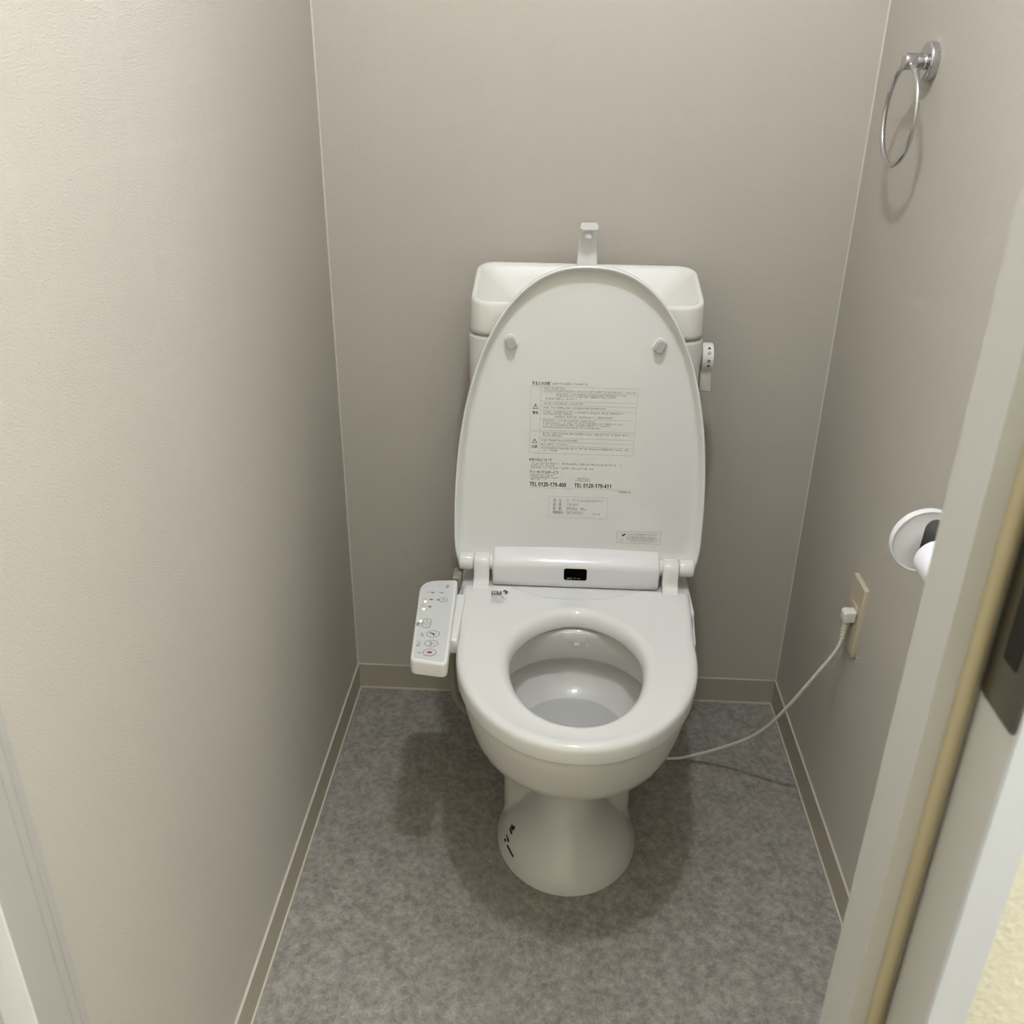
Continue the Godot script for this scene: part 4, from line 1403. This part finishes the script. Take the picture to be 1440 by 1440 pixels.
func build_cord(t: Node3D) -> void:
	var c := Node3D.new()
	c.name = "power_cord"
	c.set_meta("label", "white power cord with an angled plug in the outlet")
	t.add_child(c)
	c.position = Vector3(W - 0.02, 0.453, 0.368)
	var here := c.position
	var st := mesh()
	var xo := W - 0.0076
	# angled plug body
	var prof := rounded([Vector2(xo - 0.0160, 0.4430), Vector2(xo - 0.0185, 0.4460), Vector2(xo - 0.0185, 0.4585), Vector2(xo - 0.0150, 0.4620), Vector2(xo, 0.4620), Vector2(xo, 0.4445)], [0.001, 0.001, 0.002, 0.002, 0.001, 0.001], 3)
	# extrude along z; prof is (x, y)
	var rings := []
	for q in [[0.3585, 0.0015], [0.3590, 0.0005], [0.3602, 0.0], [0.3758, 0.0], [0.3770, 0.0005], [0.3775, 0.0015]]:
		var r := PackedVector3Array()
		var m := Vector2(xo - 0.009, 0.453)
		for v in prof:
			var w: Vector2 = v + (m - v).normalized() * q[1]
			r.append(Vector3(w.x, w.y, q[0]) - here)
		rings.append(r)
	var a0: Vector3 = (rings[0][1] - rings[0][0]).cross(rings[0][2] - rings[0][1])
	if a0.z < 0:
		for r in rings:
			(r as PackedVector3Array).reverse()
	loft(st, rings)
	part(c, "plug", st, M.cord)
	st = mesh()
	var sr := []
	var sp := PackedVector3Array()
	var s0 := Vector3(xo - 0.0115, 0.4450, 0.3680)
	var s1 := Vector3(0.8712, 0.4090, 0.3670)
	for i in 27:
		sp.append(s0.lerp(s1, i / 26.0) - here)
		sr.append((0.0052 if (i / 2) % 2 == 0 else 0.0040) * lerpf(1.0, 0.82, i / 26.0))
	tube(st, sp, sr, 14)
	part(c, "strain_relief", st, M.cord)
	st = mesh()
	var pts := []
	for v in [Vector3(0.8712, 0.4100, 0.3670), Vector3(0.8690, 0.3950, 0.3655), Vector3(0.8644, 0.3744, 0.362), Vector3(0.8495, 0.3289, 0.350), Vector3(0.8307, 0.2667, 0.330), Vector3(0.8146, 0.2095, 0.308), Vector3(0.7998, 0.1605, 0.285), Vector3(0.7773, 0.1087, 0.255), Vector3(0.7361, 0.0551, 0.222), Vector3(0.6949, 0.0201, 0.202), Vector3(0.6580, 0.0045, 0.196), Vector3(0.6150, 0.0035, 0.1850), Vector3(0.5850, 0.0200, 0.1500), Vector3(0.5900, 0.15, 0.115), Vector3(0.600, 0.30, 0.105), Vector3(0.605, 0.383, 0.12)]:
		pts.append(v - here)
	tube(st, smooth_path(pts), [0.0030], 12)
	part(c, "cable", st, M.cord)

func build_dispenser() -> void:
	# the far side plate faces the door; the rest sits behind the door frame
	var c := Vector3(0.8500, 0.7170, 0.6250)
	var t := thing("paper_holder", "white toilet paper holder with round side plates on the right wall", "paper holder", Vector3(W, c.y, c.z))
	var here := Vector3(W, c.y, c.z)
	for far in [true, false]:
		var st := mesh()
		var z0: float = -0.0030 if far else 0.1180
		# a disc with an arched groove cut into the face that holds the roll
		var facing := Basis(Vector3.RIGHT, Vector3(0, 0, 1), Vector3(0, -1, 0)) if far else Basis(Vector3.LEFT, Vector3(0, 0, -1), Vector3(0, -1, 0))
		var xf := Transform3D(facing, c - here + Vector3(0, 0, z0))
		var sx := 1.0 if far else -1.0
		# local x = room x (mirrored on the near plate), local z = -room y, local y = towards the roll
		var mid := Vector2(0.0085 * sx, -0.0060)
		var arch := PackedVector2Array()
		for k in 17:
			var a := PI * k / 16.0
			arch.append(Vector2(0.0065 * sx + cos(a) * 0.0115, -0.0165 - sin(a) * 0.0135))
		arch.append(Vector2(0.0065 * sx - 0.0135, 0.0290))
		arch.append(Vector2(0.0065 * sx + 0.0135, 0.0290))
		var rim_a := PackedVector3Array()
		var rim_b := PackedVector3Array()
		var rim_c := PackedVector3Array()
		var face := PackedVector3Array()
		var lip := PackedVector3Array()
		var deep := PackedVector3Array()
		var back := PackedVector3Array()
		for k in 96:
			var a := TAU * k / 96.0
			var d := Vector2(sin(a), cos(a))
			var b := mid.dot(d)
			var out := func(r: float) -> Vector2: return mid + d * (-b + sqrt(b * b - mid.length_squared() + r * r))
			var s := 0.01
			for i in arch.size():
				var hit = Geometry2D.segment_intersects_segment(mid, mid + d * 0.2, arch[i], arch[(i + 1) % arch.size()])
				if hit != null:
					s = (hit - mid).length()
			var p := mid + d * s
			var q: Vector2 = out.call(0.0413)
			back.append(xf * Vector3(q.x, -0.004, q.y))
			rim_a.append(xf * Vector3(q.x, 0.0042, q.y))
			q = out.call(0.0405)
			rim_b.append(xf * Vector3(q.x, 0.0050, q.y))
			q = out.call(0.0393)
			rim_c.append(xf * Vector3(q.x, 0.0050, q.y))
			q = out.call(0.0388)
			face.append(xf * Vector3(q.x, 0.0030, q.y))
			lip.append(xf * Vector3(p.x, 0.0030, p.y))
			p = mid + d * s * 0.97
			deep.append(xf * Vector3(p.x, -0.0020, p.y))
		loft(st, [back, rim_a, rim_b, rim_c, face], true, false)
		loft(st, [face, lip], false, false, 20)
		loft(st, [lip, deep], false, false, 40)
		var plate := part(t, "side_plate", st, M.dispenser, "round white side plate with an arched groove")
		st = mesh()
		fan(st, deep, false, 0)
		part(plate, "arm_groove", st, M.pocket, "dark grey arched groove")
	var st := mesh()
	rbox(st, Vector3(-0.0030, -0.030, -0.0065), Vector3(0.0, 0.030, 0.1215), 0.0012)
	part(t, "wall_bracket", st, M.dispenser)
	# a nearly used roll
	var r := thing("toilet_roll", "small white paper roll between the holder's round plates", "toilet paper", Vector3(0.8605, 0.7000, 0.6360))
	st = mesh()
	var along := Transform3D(Basis(Vector3.RIGHT, Vector3(0, 0, 1), Vector3(0, -1, 0)), Vector3.ZERO)
	lathe(st, [Vector2(0.0195, 0.0006), Vector2(0.0240, 0.0), Vector2(0.0252, 0.0006), Vector2(0.0255, 0.002), Vector2(0.0255, 0.098), Vector2(0.0252, 0.0994), Vector2(0.0240, 0.1), Vector2(0.0195, 0.0994)], 48, along, false, false)
	part(r, "paper", st, M.tissue)
	st = mesh()
	lathe(st, [Vector2(0.0185, -0.001), Vector2(0.0195, -0.001), Vector2(0.0195, 0.101), Vector2(0.0185, 0.101), Vector2(0.0185, -0.001)], 32, along, false, false)
	part(r, "core", st, M.core)
